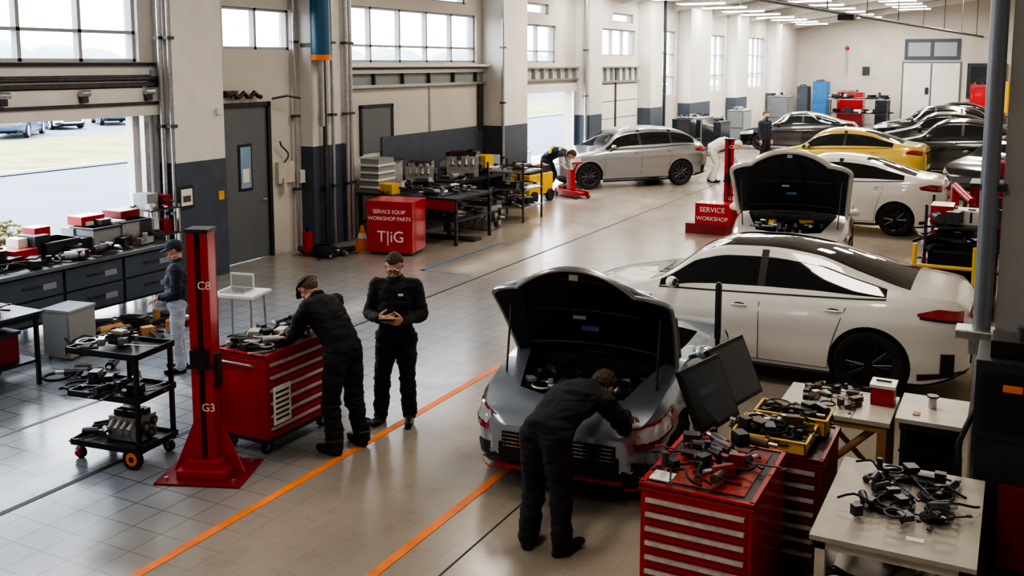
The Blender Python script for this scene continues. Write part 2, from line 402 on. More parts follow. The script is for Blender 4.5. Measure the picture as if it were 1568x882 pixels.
        for (ua,va,ub,vb) in[(-.82,.1,-.6,.88),(.82,.1,.6,.88),(-.6,.88,.6,.88),(-.82,.1,.82,.1),(-.3,.15,-.12,.88),(.3,.15,.12,.88),(-.7,.5,.7,.5)]:
            b.tube([hp(ua+(ub-ua)*k/8,va+(vb-va)*k/8,-.026) for k in range(9)],.016,hoodin,6)
        b.cbox(hp(0,.93,-.04),(.06,.08,.05),steel); 
        b.cbox(hp(.1,.42,-.035),(.03,.12,.03),mat('pale_label',(.3,.34,.42),.5)); b.cbox(hp(.0,.30,-.035),(.06,.16,.04),mat('blue_label',(.05,.12,.3),.5))
        b.cyl((x0+.25,-yw*1.05,.80),hp(-.85,.55,-.03),.010,dsteel,n=8); b.cyl((x0+.25,yw*1.05,.80),hp(.85,.55,-.03),.010,dsteel,n=8)
    if cockpit:
        xw=.36*L-L/2; zz=.93*Hs
        def ws(u,v): y=(u*2-1)*hw*(.80-.14*v); return (xw+.36*v+.10*abs(u*2-1)**2, y, zz-.02+.24*v)
        b.grid(ws,14,4,mat('pale_glass',(.20,.23,.25),.05,0,coat=1))
        b.tube([ws(k/14,1) for k in range(15)],.016,black); b.tube([ws(0,k/4) for k in range(5)],.016,black); b.tube([ws(1,k/4) for k in range(5)],.016,black)
        for sd in(-1,1):
            c=sd*hw*.36; xx=.60*L-L/2
            b.sph((xx-.18,c,.45),(.26,.23,.10),charcoal); b.sph((xx+.06,c,.68),(.09,.22,.27),charcoal); b.sph((xx+.09,c,.90),(.05,.12,.07),charcoal)
        b.cbox((.415*L-L/2,0,.78),(.12,hw*1.3,.14),charcoal); b.ring((.47*L-L/2,hw*.36,.80),.17,.014,black,Matrix.Rotation(rad(70),3,'Y'))
    return b.done(name,loc,rz,sharp=38)
hoodin=mat('hood_insulation',(.012,.015,.024),.5,0,.3,10,.2)
def engine(b,s,seed=0,flat=False):
    random.seed(seed)
    h=.36 if flat else .5
    b.cbox((0,0,h*.42*s),(.62*s,.42*s,h*.8*s),alu); b.cbox((0,0,h*.9*s),(.50*s,.30*s,.10*s),charcoal); b.cbox((0,0,h*.98*s),(.40*s,.10*s,.06*s),dsteel)
    for k in range(4): b.cyl((-.2*s+k*.13*s,-.2*s,h*.7*s),(-.2*s+k*.13*s,-.34*s,h*.5*s),.032*s,alu,n=10)
    for (y,z,r) in((-.1,.25,.10),(.12,.3,.07),(.02,.12,.09)):
        b.cyl((.31*s,y*s,z*s),(.36*s,y*s,z*s),r*s,dsteel,n=20); b.cyl((.36*s,y*s,z*s),(.37*s,y*s,z*s),r*.5*s,steel,n=16)
    b.cyl((-.3*s,.1*s,.2*s),(-.45*s,.1*s,.2*s),.13*s,alu,r1=.08*s,n=18)
    for k in range(6):
        p=[Vector(((random.random()-.5)*.6*s,(random.random()-.5)*.4*s,h*s*(.8+.3*random.random()))) for _ in range(3)]
        b.tube([p[0].lerp(p[1],t/6)*(1-t/6)+p[1].lerp(p[2],t/6)*(t/6) for t in range(7)],.016*s,random.choice([rubber,steel,redd]),6)
    for k in range(8):
        b.cbox(((random.random()-.5)*.6*s,(random.random()-.5)*.45*s,h*s*(.75+.2*random.random())),(.09*s,.07*s,.07*s),random.choice([alu,black,steel,dsteel]),random.random())
def pile(b,x0,x1,y0,y1,z,n,seed,ms=None,s=1.,hmax=.10):
    random.seed(seed); ms=ms or [steel,dsteel,black,alu,black,dsteel]
    for i in range(n):
        x=x0+(x1-x0)*random.random(); y=y0+(y1-y0)*random.random(); a=random.random()*6.28; k=random.random()
        m=random.choice(ms); zz=z+random.random()*hmax*.5
        d=Vector((math.cos(a),math.sin(a),0)); n_=Vector((-d.y,d.x,0)); c=Vector((x,y,zz))
        if k<.28:
            l=.09*s*(1+random.random()); b.cyl(c-d*l+Vector((0,0,.006)),c+d*l+Vector((0,0,.006+random.random()*.02)),.006*s,m,n=6)
            b.ring(c+d*l*1.1+Vector((0,0,.01)),.014*s,.006*s,m,n=10,k=5); b.cbox(c-d*l*1.05+Vector((0,0,.008)),(.03*s,.025*s,.012),m,a)
        elif k<.42: b.cyl(c,c+Vector((0,0,.04*s+random.random()*.06*s)),.022*s,m,n=10)
        elif k<.58: b.cyl(c-d*.07*s+Vector((0,0,.03*s)),c+d*.07*s+Vector((0,0,.03*s)),.03*s,m,n=12); b.cyl(c+d*.07*s+Vector((0,0,.03*s)),c+d*.13*s+Vector((0,0,.03*s)),.014*s,steel,n=8)
        elif k<.78:
            h=.02+random.random()*.07*s; b.cbox(c+Vector((0,0,h/2)),(.05*s+random.random()*.10*s,.04*s+random.random()*.06*s,h),m,a)
        elif k<.90: b.ring(c+Vector((0,0,.015+random.random()*.03)),.05*s+random.random()*.05*s,.009*s,random.choice([rubber,m]),n=18,k=6)
        else:
            b.tube([c+d*(t/6-.5)*.3*s+n_*math.sin(t*1.1)*.04*s+Vector((0,0,.015+.03*s*math.sin(t*.6))) for t in range(7)],.009*s,rubber,6)
def append(b,o):
    off=len(b.v); b.v.extend(o.v); b.f.extend([tuple(i+off for i in f) for f in o.f]); b.m.extend([b.mi(o.mats[k]) for k in o.m]); b.sm.extend(o.sm)
# ------------------------------------------------------------------ people
def basis(f,u):
    f=Vector(f).normalized(); u=Vector(u); u=(u-f*u.dot(f)).normalized()
    y=-f; x=y.cross(u)
    return Matrix((x,y,u)).transposed()
def caps(b,p0,r0,p1,r1,m=None):
    p0=Vector(p0);p1=Vector(p1); b.sph(p0,r0,m,nu=12,nv=8); b.sph(p1,r1,m,nu=12,nv=8); b.cyl(p0,p1,r0,m,r1=r1,n=12)
def head(b,c,f,u,s,hairm,style='short',cap=None,glasses=False,beard=False,visor=None):
    Q=basis(f,u); c=Vector(c); q=B(Matrix.Translation(c)@Q.to_4x4())
    q.sph((0,.012*s,.030*s),(.077*s,.096*s,.092*s),skin,nu=20,nv=14)
    q.sph((0,-.018*s,-.030*s),(.062*s,.070*s,.075*s),skin,nu=18,nv=12)
    q.sph((0,-.052*s,-.088*s),(.028*s,.026*s,.024*s),skin)
    q.sph((0,-.088*s,.028*s),(.045*s,.012*s,.012*s),skin)
    for sd in(-1,1):
        q.sph((sd*.042*s,-.058*s,-.022*s),(.022*s,.022*s,.022*s),skin)
        q.sph((sd*.079*s,.008*s,-.003*s),(.010*s,.020*s,.032*s),skin)
        q.sph((sd*.045*s,-.02*s,-.075*s),(.022*s,.04*s,.02*s),skin)
    caps(q,(0,-.088*s,.018*s),.009*s,(0,-.108*s,-.022*s),.014*s,skin)
    q.sph((0,-.092*s,-.056*s),(.026*s,.010*s,.011*s),skin)
    V,N,F,I=evalmesh(q.v,q.f,[remesh(.0055*s,3)])
    M=(Matrix.Translation(c)@Q.to_4x4()).inverted()
    Lc=[M@Vector(v) for v in V]; nv=[]; hz=[]
    for v,l,n in zip(V,Lc,N):
        x,y,z=l.x/s,l.y/s,l.z/s
        line=.062 if y<-.03 else .062-(y+.03)*1.15
        if style=='receding': line+= .012 if y<0 else 0
        h= z>max(line,-.065) and not (abs(x)>.078 and z<.045)
        if beard and y<-.02 and z<-.045 : h=True
        hz.append(h)
        v=Vector(v)
        if h:
            k=noise.noise(l*90/s); a=.006 if beard and z<0 else .010
            if style=='tousled': a=.018; k=noise.noise(l*55/s)*1.6
            v=v+Vector(n)*s*(a+.005*k)
        nv.append(v)
    mm=[]
    for f_ in F:
        mm.append(hairm if sum(hz[i] for i in f_)*2>=len(f_) else skin)
    b.add(nv,F,mm,True)
    e=B(Matrix.Translation(c)@Q.to_4x4())
    eyew=mat('eye_white',(.8,.8,.78),.2); lip=mat('lips',(.42,.18,.14),.5)
    for sd in(-1,1):
        e.sph((sd*.032*s,-.078*s,.004*s),(.014*s,.011*s,.008*s),eyew); e.sph((sd*.032*s,-.0875*s,.004*s),(.0055*s,.003*s,.0055*s),black)
        e.tube([(sd*(.016+.010*k)*s,-(.097-.0022*k*k)*s,(.026+.003*math.sin(k))*s) for k in range(4)],.0035*s,hairm,5)
    e.sph((0,-.100*s,-.054*s),(.024*s,.005*s,.004*s),lip); e.sph((0,-.099*s,-.062*s),(.019*s,.005*s,.004*s),lip)
    if glasses:
        for sd in(-1,1):
            e.ring((sd*.033*s,-.104*s,.004*s),.022*s,.0025*s,black,Matrix.Rotation(rad(90),3,'X'),n=18,k=5)
            e.tube([(sd*.056*s,-.10*s,.008*s),(sd*.078*s,-.05*s,.008*s),(sd*.082*s,.01*s,.006*s)],.0025*s,black,5)
        e.tube([(-.012*s,-.106*s,.008*s),(.012*s,-.106*s,.008*s)],.0025*s,black,5)
    if cap: e.grid(lambda u,v:((.090*s)*math.cos(v*1.571)*math.cos(u*6.2832),.010*s+(.110*s)*math.cos(v*1.571)*math.sin(u*6.2832),.045*s+(.090*s)*math.sin(v*1.571)),24,8,cap)
    vz=cap or visor
    if vz:
        for dz in(0,.006): e.grid(lambda u,v:((u*2-1)*.075*s*(1-.25*v*v),-(.075+.095*v*math.sqrt(max(0,1-(u*2-1)**2*.75)))*s,(.050-.018*v-.012*(u*2-1)**2+dz)*s),12,6,vz)
        e.ring((0,.010*s,.045*s),.098*s,.010*s,vz)
    append(b,e)
def hand(b,w,d,n,s,side,curl=.5,vox=.0042,m=None):
    d=Vector(d).normalized(); n=Vector(n); n=(n-d*n.dot(d)).normalized(); t=d.cross(n)*side
    w=Vector(w); q=B(); m=m or skin
    kn=[]
    for i,(o,l) in enumerate(((.030,.082),(.010,.088),(-.011,.084),(-.031,.076))):
        k=w+d*l*s+t*o*s; kn.append(k); caps(q,w+t*o*.55*s+d*.01*s,.016*s,k,.0125*s,m)
    caps(q,w-d*.03*s,.025*s,w+d*.02*s,.022*s,m)
    for i,k in enumerate(kn):
        ls=[(.042,.026,.020),(.046,.030,.022),(.043,.028,.021),(.034,.021,.018)][i]; p=k; a=curl*.55+i*.06
        rr=(.0098,.0088,.0078,.0066)
        for j,l in enumerate(ls):
            dd=(d*math.cos(a)+n*math.sin(a)+t*(.06*(1.5-i)/1.5)).normalized(); p2=p+dd*l*s
            caps(q,p,rr[j]*s,p2,rr[j+1]*s,m); p=p2; a+=curl*(.8,.6,.5)[j]
    p=w+d*.022*s+t*.028*s; a1=(d*.62+t*.70+n*.25).normalized(); p1=p+a1*.040*s; a2=(d*.8+t*.35+n*(.2+.5*curl)).normalized(); p2=p1+a2*.030*s; p3=p2+(a2+n*.3*curl).normalized()*.024*s
    caps(q,w+d*.015*s+t*.012*s,.018*s,p,.016*s,m);caps(q,p,.0155*s,p1,.012*s,m); caps(q,p1,.0115*s,p2,.0098*s,m); caps(q,p2,.0098*s,p3,.0075*s,m)
    V,N,F,I=evalmesh(q.v,q.f,[remesh(vox*s,2)])
    b.add([tuple(v) for v in V],F,m,True)
def person(name,loc,rz,J,s=1.,top=cloth,legs=cloth,shoe=boot,hairm=hair_b,style='short',cap=None,glasses=False,beard=False,vox=.013,hf=(0,-1,0),hu=(0,0,1),hL=None,hR=None,vest=None,extra=None,bulk=1.07,fold=1.,lb=1.14,visor=None,pads=False):
    q=B(); J={k:Vector(v) for k,v in J.items()}
    P,Wt,C,Nk,H=[J[k] for k in('pelvis','waist','chest','neck','head')]
    sideH=(J['hipL']-J['hipR']).normalized(); sideS=(J['shL']-J['shR']).normalized()
    sp=[P,Wt,C,J.get('upper',C.lerp(Nk,.6)),Nk]; rr=[(.172,.132),(.162,.125),(.182,.135),(.165,.108),(.075,.070)]
    for i in range(4):
        for k in range(6):
            t=k/6; c=sp[i].lerp(sp[i+1],t); a=sideH.lerp(sideS,(i+t)/4).normalized(); z=(sp[i+1]-sp[i]).normalized(); y=z.cross(a).normalized(); x=y.cross(z)
            rx=(rr[i][0]*(1-t)+rr[i+1][0]*t)*bulk; ry=(rr[i][1]*(1-t)+rr[i+1][1]*t)*bulk
            q.sph(c,(rx,ry,.075),None,Matrix((x,y,z)).transposed(),nu=18,nv=10)
    seg=[]
    def cp(a,ra,b_,rb,lab): caps(q,a,ra,b_,rb); seg.append((Vector(a),Vector(b_),(ra+rb)/2,lab))
    for k in range(4): seg.append((sp[k],sp[k+1],(.14,.14,.14,.09)[k],'torso'))
    up=J.get('upper',C.lerp(Nk,.6))
    seg.append((Nk,H,.058,'skin')); caps(q,Nk,.060,H.lerp(Nk,.25),.056)
    for sd in('L','R'):
        sh,el,wr=J['sh'+sd],J['el'+sd],J['wr'+sd]; hp,kn,an,to=J['hip'+sd],J['kn'+sd],J['an'+sd],J['toe'+sd]
        cp(up,.085,sh,.078*bulk,'torso'); cp(sh,.075*bulk,el,.060*bulk,'arm'); cp(el,.060*bulk,wr,.045,'arm')
        cp(P.lerp(hp,.6),.118,hp,.105*lb,'leg'); cp(hp,.102*lb,hp.lerp(kn,.5),.090*lb,'leg'); cp(hp.lerp(kn,.5),.090*lb,kn,.074*lb,'leg'); cp(kn,.074*lb,kn.lerp(an,.4),.071*lb,'leg'); cp(kn.lerp(an,.4),.071*lb,an,.066*lb,'leg')
        fd=(to-an); fd.z=0; fd.normalize()
        heel=Vector((an.x,an.y,to.z))-fd*.035
        cp(an,.050,heel,.044,'shoe'); cp(heel,.045,to-fd*.03,.050,'shoe'); cp(to-fd*.03,.048,to+fd*.03,.038,'shoe')
        seg[-3]=(seg[-3][0]+Vector((0,0,-.035)),seg[-3][1],.045,'shoe')
    V,Nn,F,I=evalmesh(q.v,q.f,[remesh(vox,5)])
    fc=np.array([V[list(f)].mean(0) for f in F])
    best=np.full(len(fc),1e9); lab=np.zeros(len(fc),int)
    for k,(a,b_,r,l) in enumerate(seg):
        a=np.array(a);d=np.array(b_)-a; L2=max(d@d,1e-9); t=np.clip(((fc-a)@d)/L2,0,1); dist=np.linalg.norm(fc-(a+t[:,None]*d),axis=1)-r
        w=dist<best; best[w]=dist[w]; lab[w]=k
    mm={'torso':vest or top,'arm':top,'leg':legs,'shoe':shoe,'skin':skin}
    ms=[mm[seg[k][3]] for k in lab]
    nv=[]
    zmin=min(J['toeL'].z,J['toeR'].z)-.036
    for v,n in zip(V,Nn):
        p=Vector(v); k=noise.noise(Vector((p.x*9,p.y*9,p.z*13)))*.013+(abs(noise.noise(Vector((p.x*6,p.y*6,p.z*24+3))))-.2)*.022*fold
        p=p+Vector(n)*k; 
        if p.z<zmin: p.z=zmin
        nv.append(p)
    b=B(); b.add(nv,F,ms,True)
    z=(H-Nk).normalized(); Q=z.to_track_quat('Z','Y').to_matrix()
    b.ring(Nk.lerp(H,.18),.070,.016,top,Q,n=22)
    if pads:
        for sd in('L','R'):
            kn=J['kn'+sd]; an=J['an'+sd]; b.sph(kn+Vector((0,-.065,-.03)),(.062,.035,.095),boot); b.ring(kn+Vector((0,0,-.02)),.085,.010,boot); b.ring(kn+Vector((0,0,-.09)),.082,.010,boot)
            b.cyl(an+Vector((0,0,-.04)),an+Vector((0,0,.14)),.080,boot,r1=.086,n=20); b.ring(an+Vector((0,0,.14)),.086,.008,boot); b.ring(an+Vector((0,0,.06)),.084,.006,dsteel)
    for sd in('L','R'):
        el,wr=J['el'+sd],J['wr'+sd]; dd=(wr-el).normalized(); b.ring(wr,.038,.010,top,dd.to_track_quat('Z','Y').to_matrix(),n=18)
        h={'L':hL,'R':hR}[sd] or {}
        d=h.get('d',dd); n=h.get('n',Vector((0,0,-1))); hand(b,wr+Vector(d).normalized()*.015,d,n,1.06,h.get('t',1 if sd=='L' else -1),h.get('curl',.5),h.get('vox',.0045))
    head(b,H,hf,hu,1.04,hairm,style,cap,glasses,beard,visor)
    if extra: extra(b)
    zb=min(v[2] for v in b.v)
    b.v=[(v[0],v[1],v[2]-zb) for v in b.v]
    return b.done(name,loc,rz,sc_=s)
def stand(**k):
    J=dict(pelvis=(0,0,.95),waist=(0,-.01,1.10),chest=(0,0,1.27),neck=(0,.015,1.475),head=(0,-.02,1.655),shL=(.19,.015,1.415),shR=(-.19,.015,1.415),
      elL=(.24,.04,1.14),elR=(-.24,.04,1.14),wrL=(.235,-.04,.90),wrR=(-.235,-.04,.90),hipL=(.095,0,.90),hipR=(-.095,0,.90),knL=(.11,-.02,.50),knR=(-.11,-.02,.50),
      anL=(.12,.02,.10),anR=(-.12,.02,.10),toeL=(.14,-.13,.045),toeR=(-.14,-.13,.045)); J.update(k); return J
# ================================================================== ROOM
WX=-12.4
ops=[(4.0,11.25,.0,2.80),(3.0,11.1,3.62,5.15),(12.95,14.75,3.85,4.6),(16.3,21.9,3.62,4.8),(16.4,17.6,5.05,5.35),(19.6,21.4,5.05,5.35),
 (23.9,27.9,0,2.75),(23.3,26.7,3.62,4.7),(24.4,26.2,5.0,5.3),(28.3,29.8,5.0,5.3),(29.3,33.4,3.85,4.75),(31.2,33.2,5.0,5.3),(35.3,38.0,2.3,4.85),(41.8,45.3,2.3,4.85),(48,53.2,2.3,4.9),(12.85,14.05,0,2.85)]
def wall_open(name,c0,c1,a0,a1,z1,ops,m):
    ys=sorted({a0,a1}|{o[0] for o in ops}|{o[1] for o in ops}); ys=[y for y in ys if a0<=y<=a1]
    zs=sorted({0,z1}|{o[2] for o in ops}|{o[3] for o in ops})
    b=B()
    for i in range(len(ys)-1):
        run=None
        for j in range(len(zs)-1):
            ym,zm=(ys[i]+ys[i+1])/2,(zs[j]+zs[j+1])/2
            hole=any(o[0]<ym<o[1] and o[2]<zm<o[3] for o in ops)
            if not hole:
                if run is None: run=zs[j]
                end=zs[j+1]
            if (hole or j==len(zs)-2) and run is not None:
                b.box(c0,c1,ys[i],ys[i+1],run,end,m)
                run=None
    return b.done(name)
wall_open('wall_left',WX-.3,WX,-5,62,6.2,ops,plaster)
b=B(); b.box(WX-.3,3,62,62.3,0,9,plaster); b.done('wall_back')
b=B(); b.box(2.6,2.9,-5,62,0,9,plaster); b.done('wall_right')
b=B(); b.box(WX-.3,3,-5.3,-5,0,9,plaster); b.done('wall_front')
b=B(); ceilm=mat('ceiling_panel',(.42,.42,.40),.7,0,.04,1)
b.add([(WX-.6,-5.3,5.85),(2.9,-5.3,8.1),(2.9,62.3,8.1),(WX-.6,62.3,5.85),(WX-.6,-5.3,6.0),(2.9,-5.3,8.3),(2.9,62.3,8.3),(WX-.6,62.3,6.0)],[(0,1,2,3),(4,7,6,5),(0,4,5,1),(1,5,6,2),(2,6,7,3),(3,7,4,0)],ceilm)
b.done('ceiling')
def cz(x): return 5.85+(x-(WX-.6))*(2.25/15.9)
b=B()
for k in range(11):
    y=4+k*5.6
    x0,x1=WX,2.6
    b.add([(x0,y,cz(x0)-.30),(x1,y,cz(x1)-.30),(x1,y+.2,cz(x1)-.30),(x0,y+.2,cz(x0)-.30),(x0,y,cz(x0)+.01),(x1,y,cz(x1)+.01),(x1,y+.2,cz(x1)+.01),(x0,y+.2,cz(x0)+.01)],[(0,3,2,1),(4,5,6,7),(0,1,5,4),(1,2,6,5),(2,3,7,6),(3,0,4,7)],white)
b.done('ceiling_beams')
# floor material
fm=bpy.data.materials.new('workshop_floor'); fm.use_nodes=True; nt=fm.node_tree; p=nt.nodes['Principled BSDF']; N=nt.nodes.new; Lk=nt.links.new
tc=N('ShaderNodeTexCoord'); n1=N('ShaderNodeTexNoise'); n1.inputs['Scale'].default_value=.55; n1.inputs['Detail'].default_value=8; Lk(tc.outputs['Object'],n1.inputs['Vector'])
r1=N('ShaderNodeValToRGB'); r1.color_ramp.elements[0].position=.3; r1.color_ramp.elements[1].position=.72
r1.color_ramp.elements[0].color=(.265,.230,.185,1); r1.color_ramp.elements[1].color=(.38,.335,.28,1); Lk(n1.outputs['Fac'],r1.inputs['Fac'])
n2=N('ShaderNodeTexNoise'); n2.inputs['Scale'].default_value=3.5; n2.inputs['Detail'].default_value=10; n2.inputs['Roughness'].default_value=.7; Lk(tc.outputs['Object'],n2.inputs['Vector'])
r2=N('ShaderNodeValToRGB'); r2.color_ramp.elements[0].position=.30; r2.color_ramp.elements[1].position=.46; r2.color_ramp.elements[0].color=(.62,.60,.58,1); r2.color_ramp.elements[1].color=(1,1,1,1); Lk(n2.outputs['Fac'],r2.inputs['Fac'])
mx=N('ShaderNodeMix'); mx.data_type='RGBA'; mx.blend_type='MULTIPLY'; mx.inputs[0].default_value=.35; Lk(r1.outputs['Color'],mx.inputs[6]); Lk(r2.outputs['Color'],mx.inputs[7])
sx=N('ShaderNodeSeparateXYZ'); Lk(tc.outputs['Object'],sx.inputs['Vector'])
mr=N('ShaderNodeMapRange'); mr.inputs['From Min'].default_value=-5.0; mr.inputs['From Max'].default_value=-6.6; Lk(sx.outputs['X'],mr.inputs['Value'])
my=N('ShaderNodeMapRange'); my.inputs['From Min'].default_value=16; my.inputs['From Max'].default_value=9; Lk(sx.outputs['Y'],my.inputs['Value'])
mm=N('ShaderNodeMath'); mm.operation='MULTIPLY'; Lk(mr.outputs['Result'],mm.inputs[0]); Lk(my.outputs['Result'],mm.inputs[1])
mb=N('ShaderNodeMix'); mb.data_type='RGBA'; Lk(mm.outputs[0],mb.inputs[0]); Lk(mx.outputs[2],mb.inputs[6]); mb.inputs[7].default_value=(.23,.265,.31,1)  # bluish tint fading in over left tiles; reflected window light put into colour
br=N('ShaderNodeTexBrick'); br.offset=0; br.inputs['Scale'].default_value=1; br.inputs['Brick Width'].default_value=.30; br.inputs['Row Height'].default_value=.30; br.inputs['Mortar Size'].default_value=.008; br.inputs['Mortar Smooth'].default_value=.2
br.inputs['Color1'].default_value=(1,1,1,1); br.inputs['Color2'].default_value=(.90,.90,.90,1); br.inputs['Mortar'].default_value=(.38,.38,.38,1); Lk(tc.outputs['Object'],br.inputs['Vector'])
mt=N('ShaderNodeMix'); mt.data_type='RGBA'; mt.blend_type='MULTIPLY'; mq=N('ShaderNodeMath'); mq.operation='MULTIPLY_ADD'; mq.inputs[1].default_value=.86; mq.inputs[2].default_value=.12; Lk(mm.outputs[0],mq.inputs[0]); Lk(mq.outputs[0],mt.inputs[0]); Lk(mb.outputs[2],mt.inputs[6]); Lk(br.outputs['Color'],mt.inputs[7])
Lk(mt.outputs[2],p.inputs['Base Color'])
rr=N('ShaderNodeMapRange'); rr.inputs['To Min'].default_value=.11; rr.inputs['To Max'].default_value=.32; Lk(n2.outputs['Fac'],rr.inputs['Value']); Lk(rr.outputs['Result'],p.inputs['Roughness'])
p.inputs['Specular IOR Level'].default_value=.65
b=B(); b.box(WX-.3,2.9,-5.3,62.3,-.2,0,fm); b.done('floor')
lineo=mat('orange_floor_paint',(.80,.19,.015),.5,0,.2,4); joint=mat('floor_joint',(.03,.03,.035),.6); lineb=mat('blue_floor_paint',(.08,.15,.25),.5,0,.2,5)
b=B(); b.box(-5.42,-5.34,1,12.4,0,.004,lineo); b.done('floor_marking_line')
b=B(); b.box(-3.94,-3.86,1,9.5,0,.004,lineo); b.done('floor_marking_line')
b=B(); b.box(-9.2,-9.12,14.2,17.2,0,.004,lineb); b.box(-9.2,-8.2,14.2,14.26,0,.004,lineb); b.done('floor_marking_line')
b=B(); b.box(-8.03,-7.99,9,60,0,.003,joint); b.box(-3.48,-3.465,1,20,0,.003,joint); b.box(-7.14,-7.08,0,7.4,0,.003,joint); b.box(-8.65,-8.6,0,9,0,.003,joint); b.done('floor_drain_channels')
# outside
grass=mat('dry_grass',(.20,.18,.055),.9,0,.35,.6); asph=mat('asphalt',(.105,.12,.14),.85,0,.08,.5); pave=mat('pale_paving',(.40,.395,.38),.85,0,.08,.4)
b=B(); b.box(-17,WX-.3,-30,90,-.22,-.02,pave); b.box(-29,-17,-60,160,-.22,-.03,asph); b.box(-42,-29,-60,160,-.22,.0,grass); b.box(-62,-42,-60,160,-.22,-.01,asph); b.box(-260,-62,-150,320,-.22,0,grass); b.box(-29.2,-29,-60,160,-.1,.08,pave); b.done('outdoor_ground')
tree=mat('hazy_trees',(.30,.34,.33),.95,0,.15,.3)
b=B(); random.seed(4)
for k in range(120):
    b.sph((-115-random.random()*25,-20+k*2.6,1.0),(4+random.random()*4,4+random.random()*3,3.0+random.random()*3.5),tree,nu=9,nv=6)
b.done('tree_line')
b=B(); random.seed(9); leaf=mat('shrub_leaves',(.28,.26,.12),.9,0,.4,9)
for k in range(420):
    a=random.random()*6.28; r=abs(random.gauss(0,.5)); c=Vector((-14.3+r*math.cos(a)*.8,9.8+r*math.sin(a)*1.6,1.25*random.random()*max(.1,1-r*.6)+.02)); b.sph(c,(.06,.05,.03),leaf,nu=5,nv=4); b.cyl((-14.3+(c.x+14.3)*.5,9.8+(c.y-9.8)*.5,0),c,.005,brown,n=3)
b.done('dry_shrub')
def pillar(name,x0,x1,y0,y1,zs=2.0):
    b=B(); b.box(x0,x1,y0,y1,0,zs,slate); b.box(x0+.004,x1-.004,y0+.004,y1-.004,zs,5.95,white); return b.done(name)
pillar('wall_pillar',WX,-12.0,11.4,12.5); pillar('wall_pillar',WX,-12.1,14.95,16.05); pillar('wall_pillar',WX,-11.8,22.2,23.6); pillar('wall_pillar',WX,-11.9,28.1,29.1)
pillar('wall_pillar',WX,-11.9,33.7,35.0); pillar('wall_pillar',WX,-11.9,38.4,41.3);pillar('wall_pillar',WX,-11.9,45.6,47.6);pillar('wall_pillar',WX,-11.9,53.6,55)
b=B(); b.box(WX,WX+.06,17.6,22.1,0,2.0,slate); b.box(WX,WX+.03,29.2,33.6,0,.6,slate); b.done('trim_1')
wi=0
for (y0,y1,z0,z1) in [o for o in ops if o[2]>2]:
    wi+=1; b=B(); t=.05; xa,xb=WX-.2,WX-.08
    b.box(xa,xb,y0,y1,z0,z0+t,frame_w); b.box(xa,xb,y0,y1,z1-t,z1,frame_w); b.box(xa,xb,y0,y0+t,z0,z1,frame_w); b.box(xa,xb,y1-t,y1,z0,z1,frame_w)
    n=max(1,round((y1-y0)/1.05)) if z1-z0>.5 else 1
    for k in range(1,n): y=y0+(y1-y0)*k/n; b.box(xa,xb,y-.03,y+.03,z0,z1,frame_w)
    if z1-z0>.9:
        zz=z0+(z1-z0)*.30; b.box(xa,xb,y0,y1,zz-.025,zz+.025,frame_w)
    if z1-z0>2:
        zz=z0+(z1-z0)*.65; b.box(xa,xb,y0,y1,zz-.025,zz+.025,frame_w)
    b.done('window_%d'%wi)
b=B()
b.box(WX+.0,WX+.12,3.5,11.35,2.78,3.22,white); b.box(WX+.12,WX+.15,3.5,11.35,2.95,3.0,dsteel); b.box(WX,WX+.16,3.5,11.35,3.24,3.30,dsteel)
b.cyl((WX+.14,3.5,3.36),(WX+.14,11.4,3.36),.035,dsteel); b.box(WX,WX+.05,3.5,11.35,3.42,3.6,white); b.box(WX,WX+.10,3.5,11.35,3.56,3.61,charcoal)
for y in(6.2,8.6,9.9,11.1): b.cbox((WX+.16,y,3.1),(.10,.10,.16),dsteel); b.cyl((WX+.2,y-.08,3.16),(WX+.2,y+.08,3.16),.05,steel,n=10)
b.box(WX,WX+.1,11.05,11.15,0,3.3,steel); b.box(WX,WX+.1,11.25,11.33,0,3.5,frame_w)
b.box(WX-.25,WX-.1,11.0,11.25,0,2.8,white)
b.done('door_1')
b=B()
b.box(WX,WX+.10,23.8,28.0,2.75,3.0,white); b.box(WX,WX+.14,23.7,28.1,3.10,3.15,steel); b.box(WX,WX+.14,23.7,28.1,3.45,3.5,steel)
for k in range(8): y=23.9+k*.57; b.box(WX,WX+.12,y,y+.05,3.12,3.48,crate)
b.box(WX,WX+.08,23.85,23.95,0,2.8,steel); b.box(WX,WX+.08,27.85,27.95,0,2.8,steel); b.done('door_2')
b=B()
for k in range(5): b.box(WX,WX+.06,29.3,33.5,.02+k*.58,.57+k*.58,white)
b.box(WX,WX+.12,29.2,33.6,2.95,3.02,steel); b.box(WX,WX+.12,29.2,33.6,3.45,3.5,steel)
for k in range(8): y=29.3+k*.58; b.box(WX,WX+.1,y,y+.05,3.0,3.48,crate)
b.box(WX+.06,WX+.1,31.3,31.38,.6,3.5,dsteel);b.done('door_3')
b=B(); b.box(WX-.10,WX-.03,12.88,14.02,.01,2.82,gdoor); b.box(WX-.12,WX+.02,12.80,12.88,0,2.9,charcoal); b.box(WX-.12,WX+.02,14.02,14.10,0,2.9,charcoal); b.box(WX-.12,WX+.02,12.8,14.1,2.82,2.9,charcoal)
b.box(WX-.03,WX-.015,13.25,13.60,1.30,2.15,charcoal); b.box(WX-.015,WX-.005,13.29,13.56,1.35,2.10,mat('door_pane',(.22,.36,.50),.1,0,coat=1)); b.box(WX-.005,WX-.001,13.33,13.50,1.45,1.7,cardb)
b.cyl((WX-.03,13.92,1.1),(WX+.03,13.92,1.1),.012,steel); b.cyl((WX+.03,13.92,1.1),(WX+.03,13.80,1.1),.012,steel)
b.done('door_4',bevel=.004)
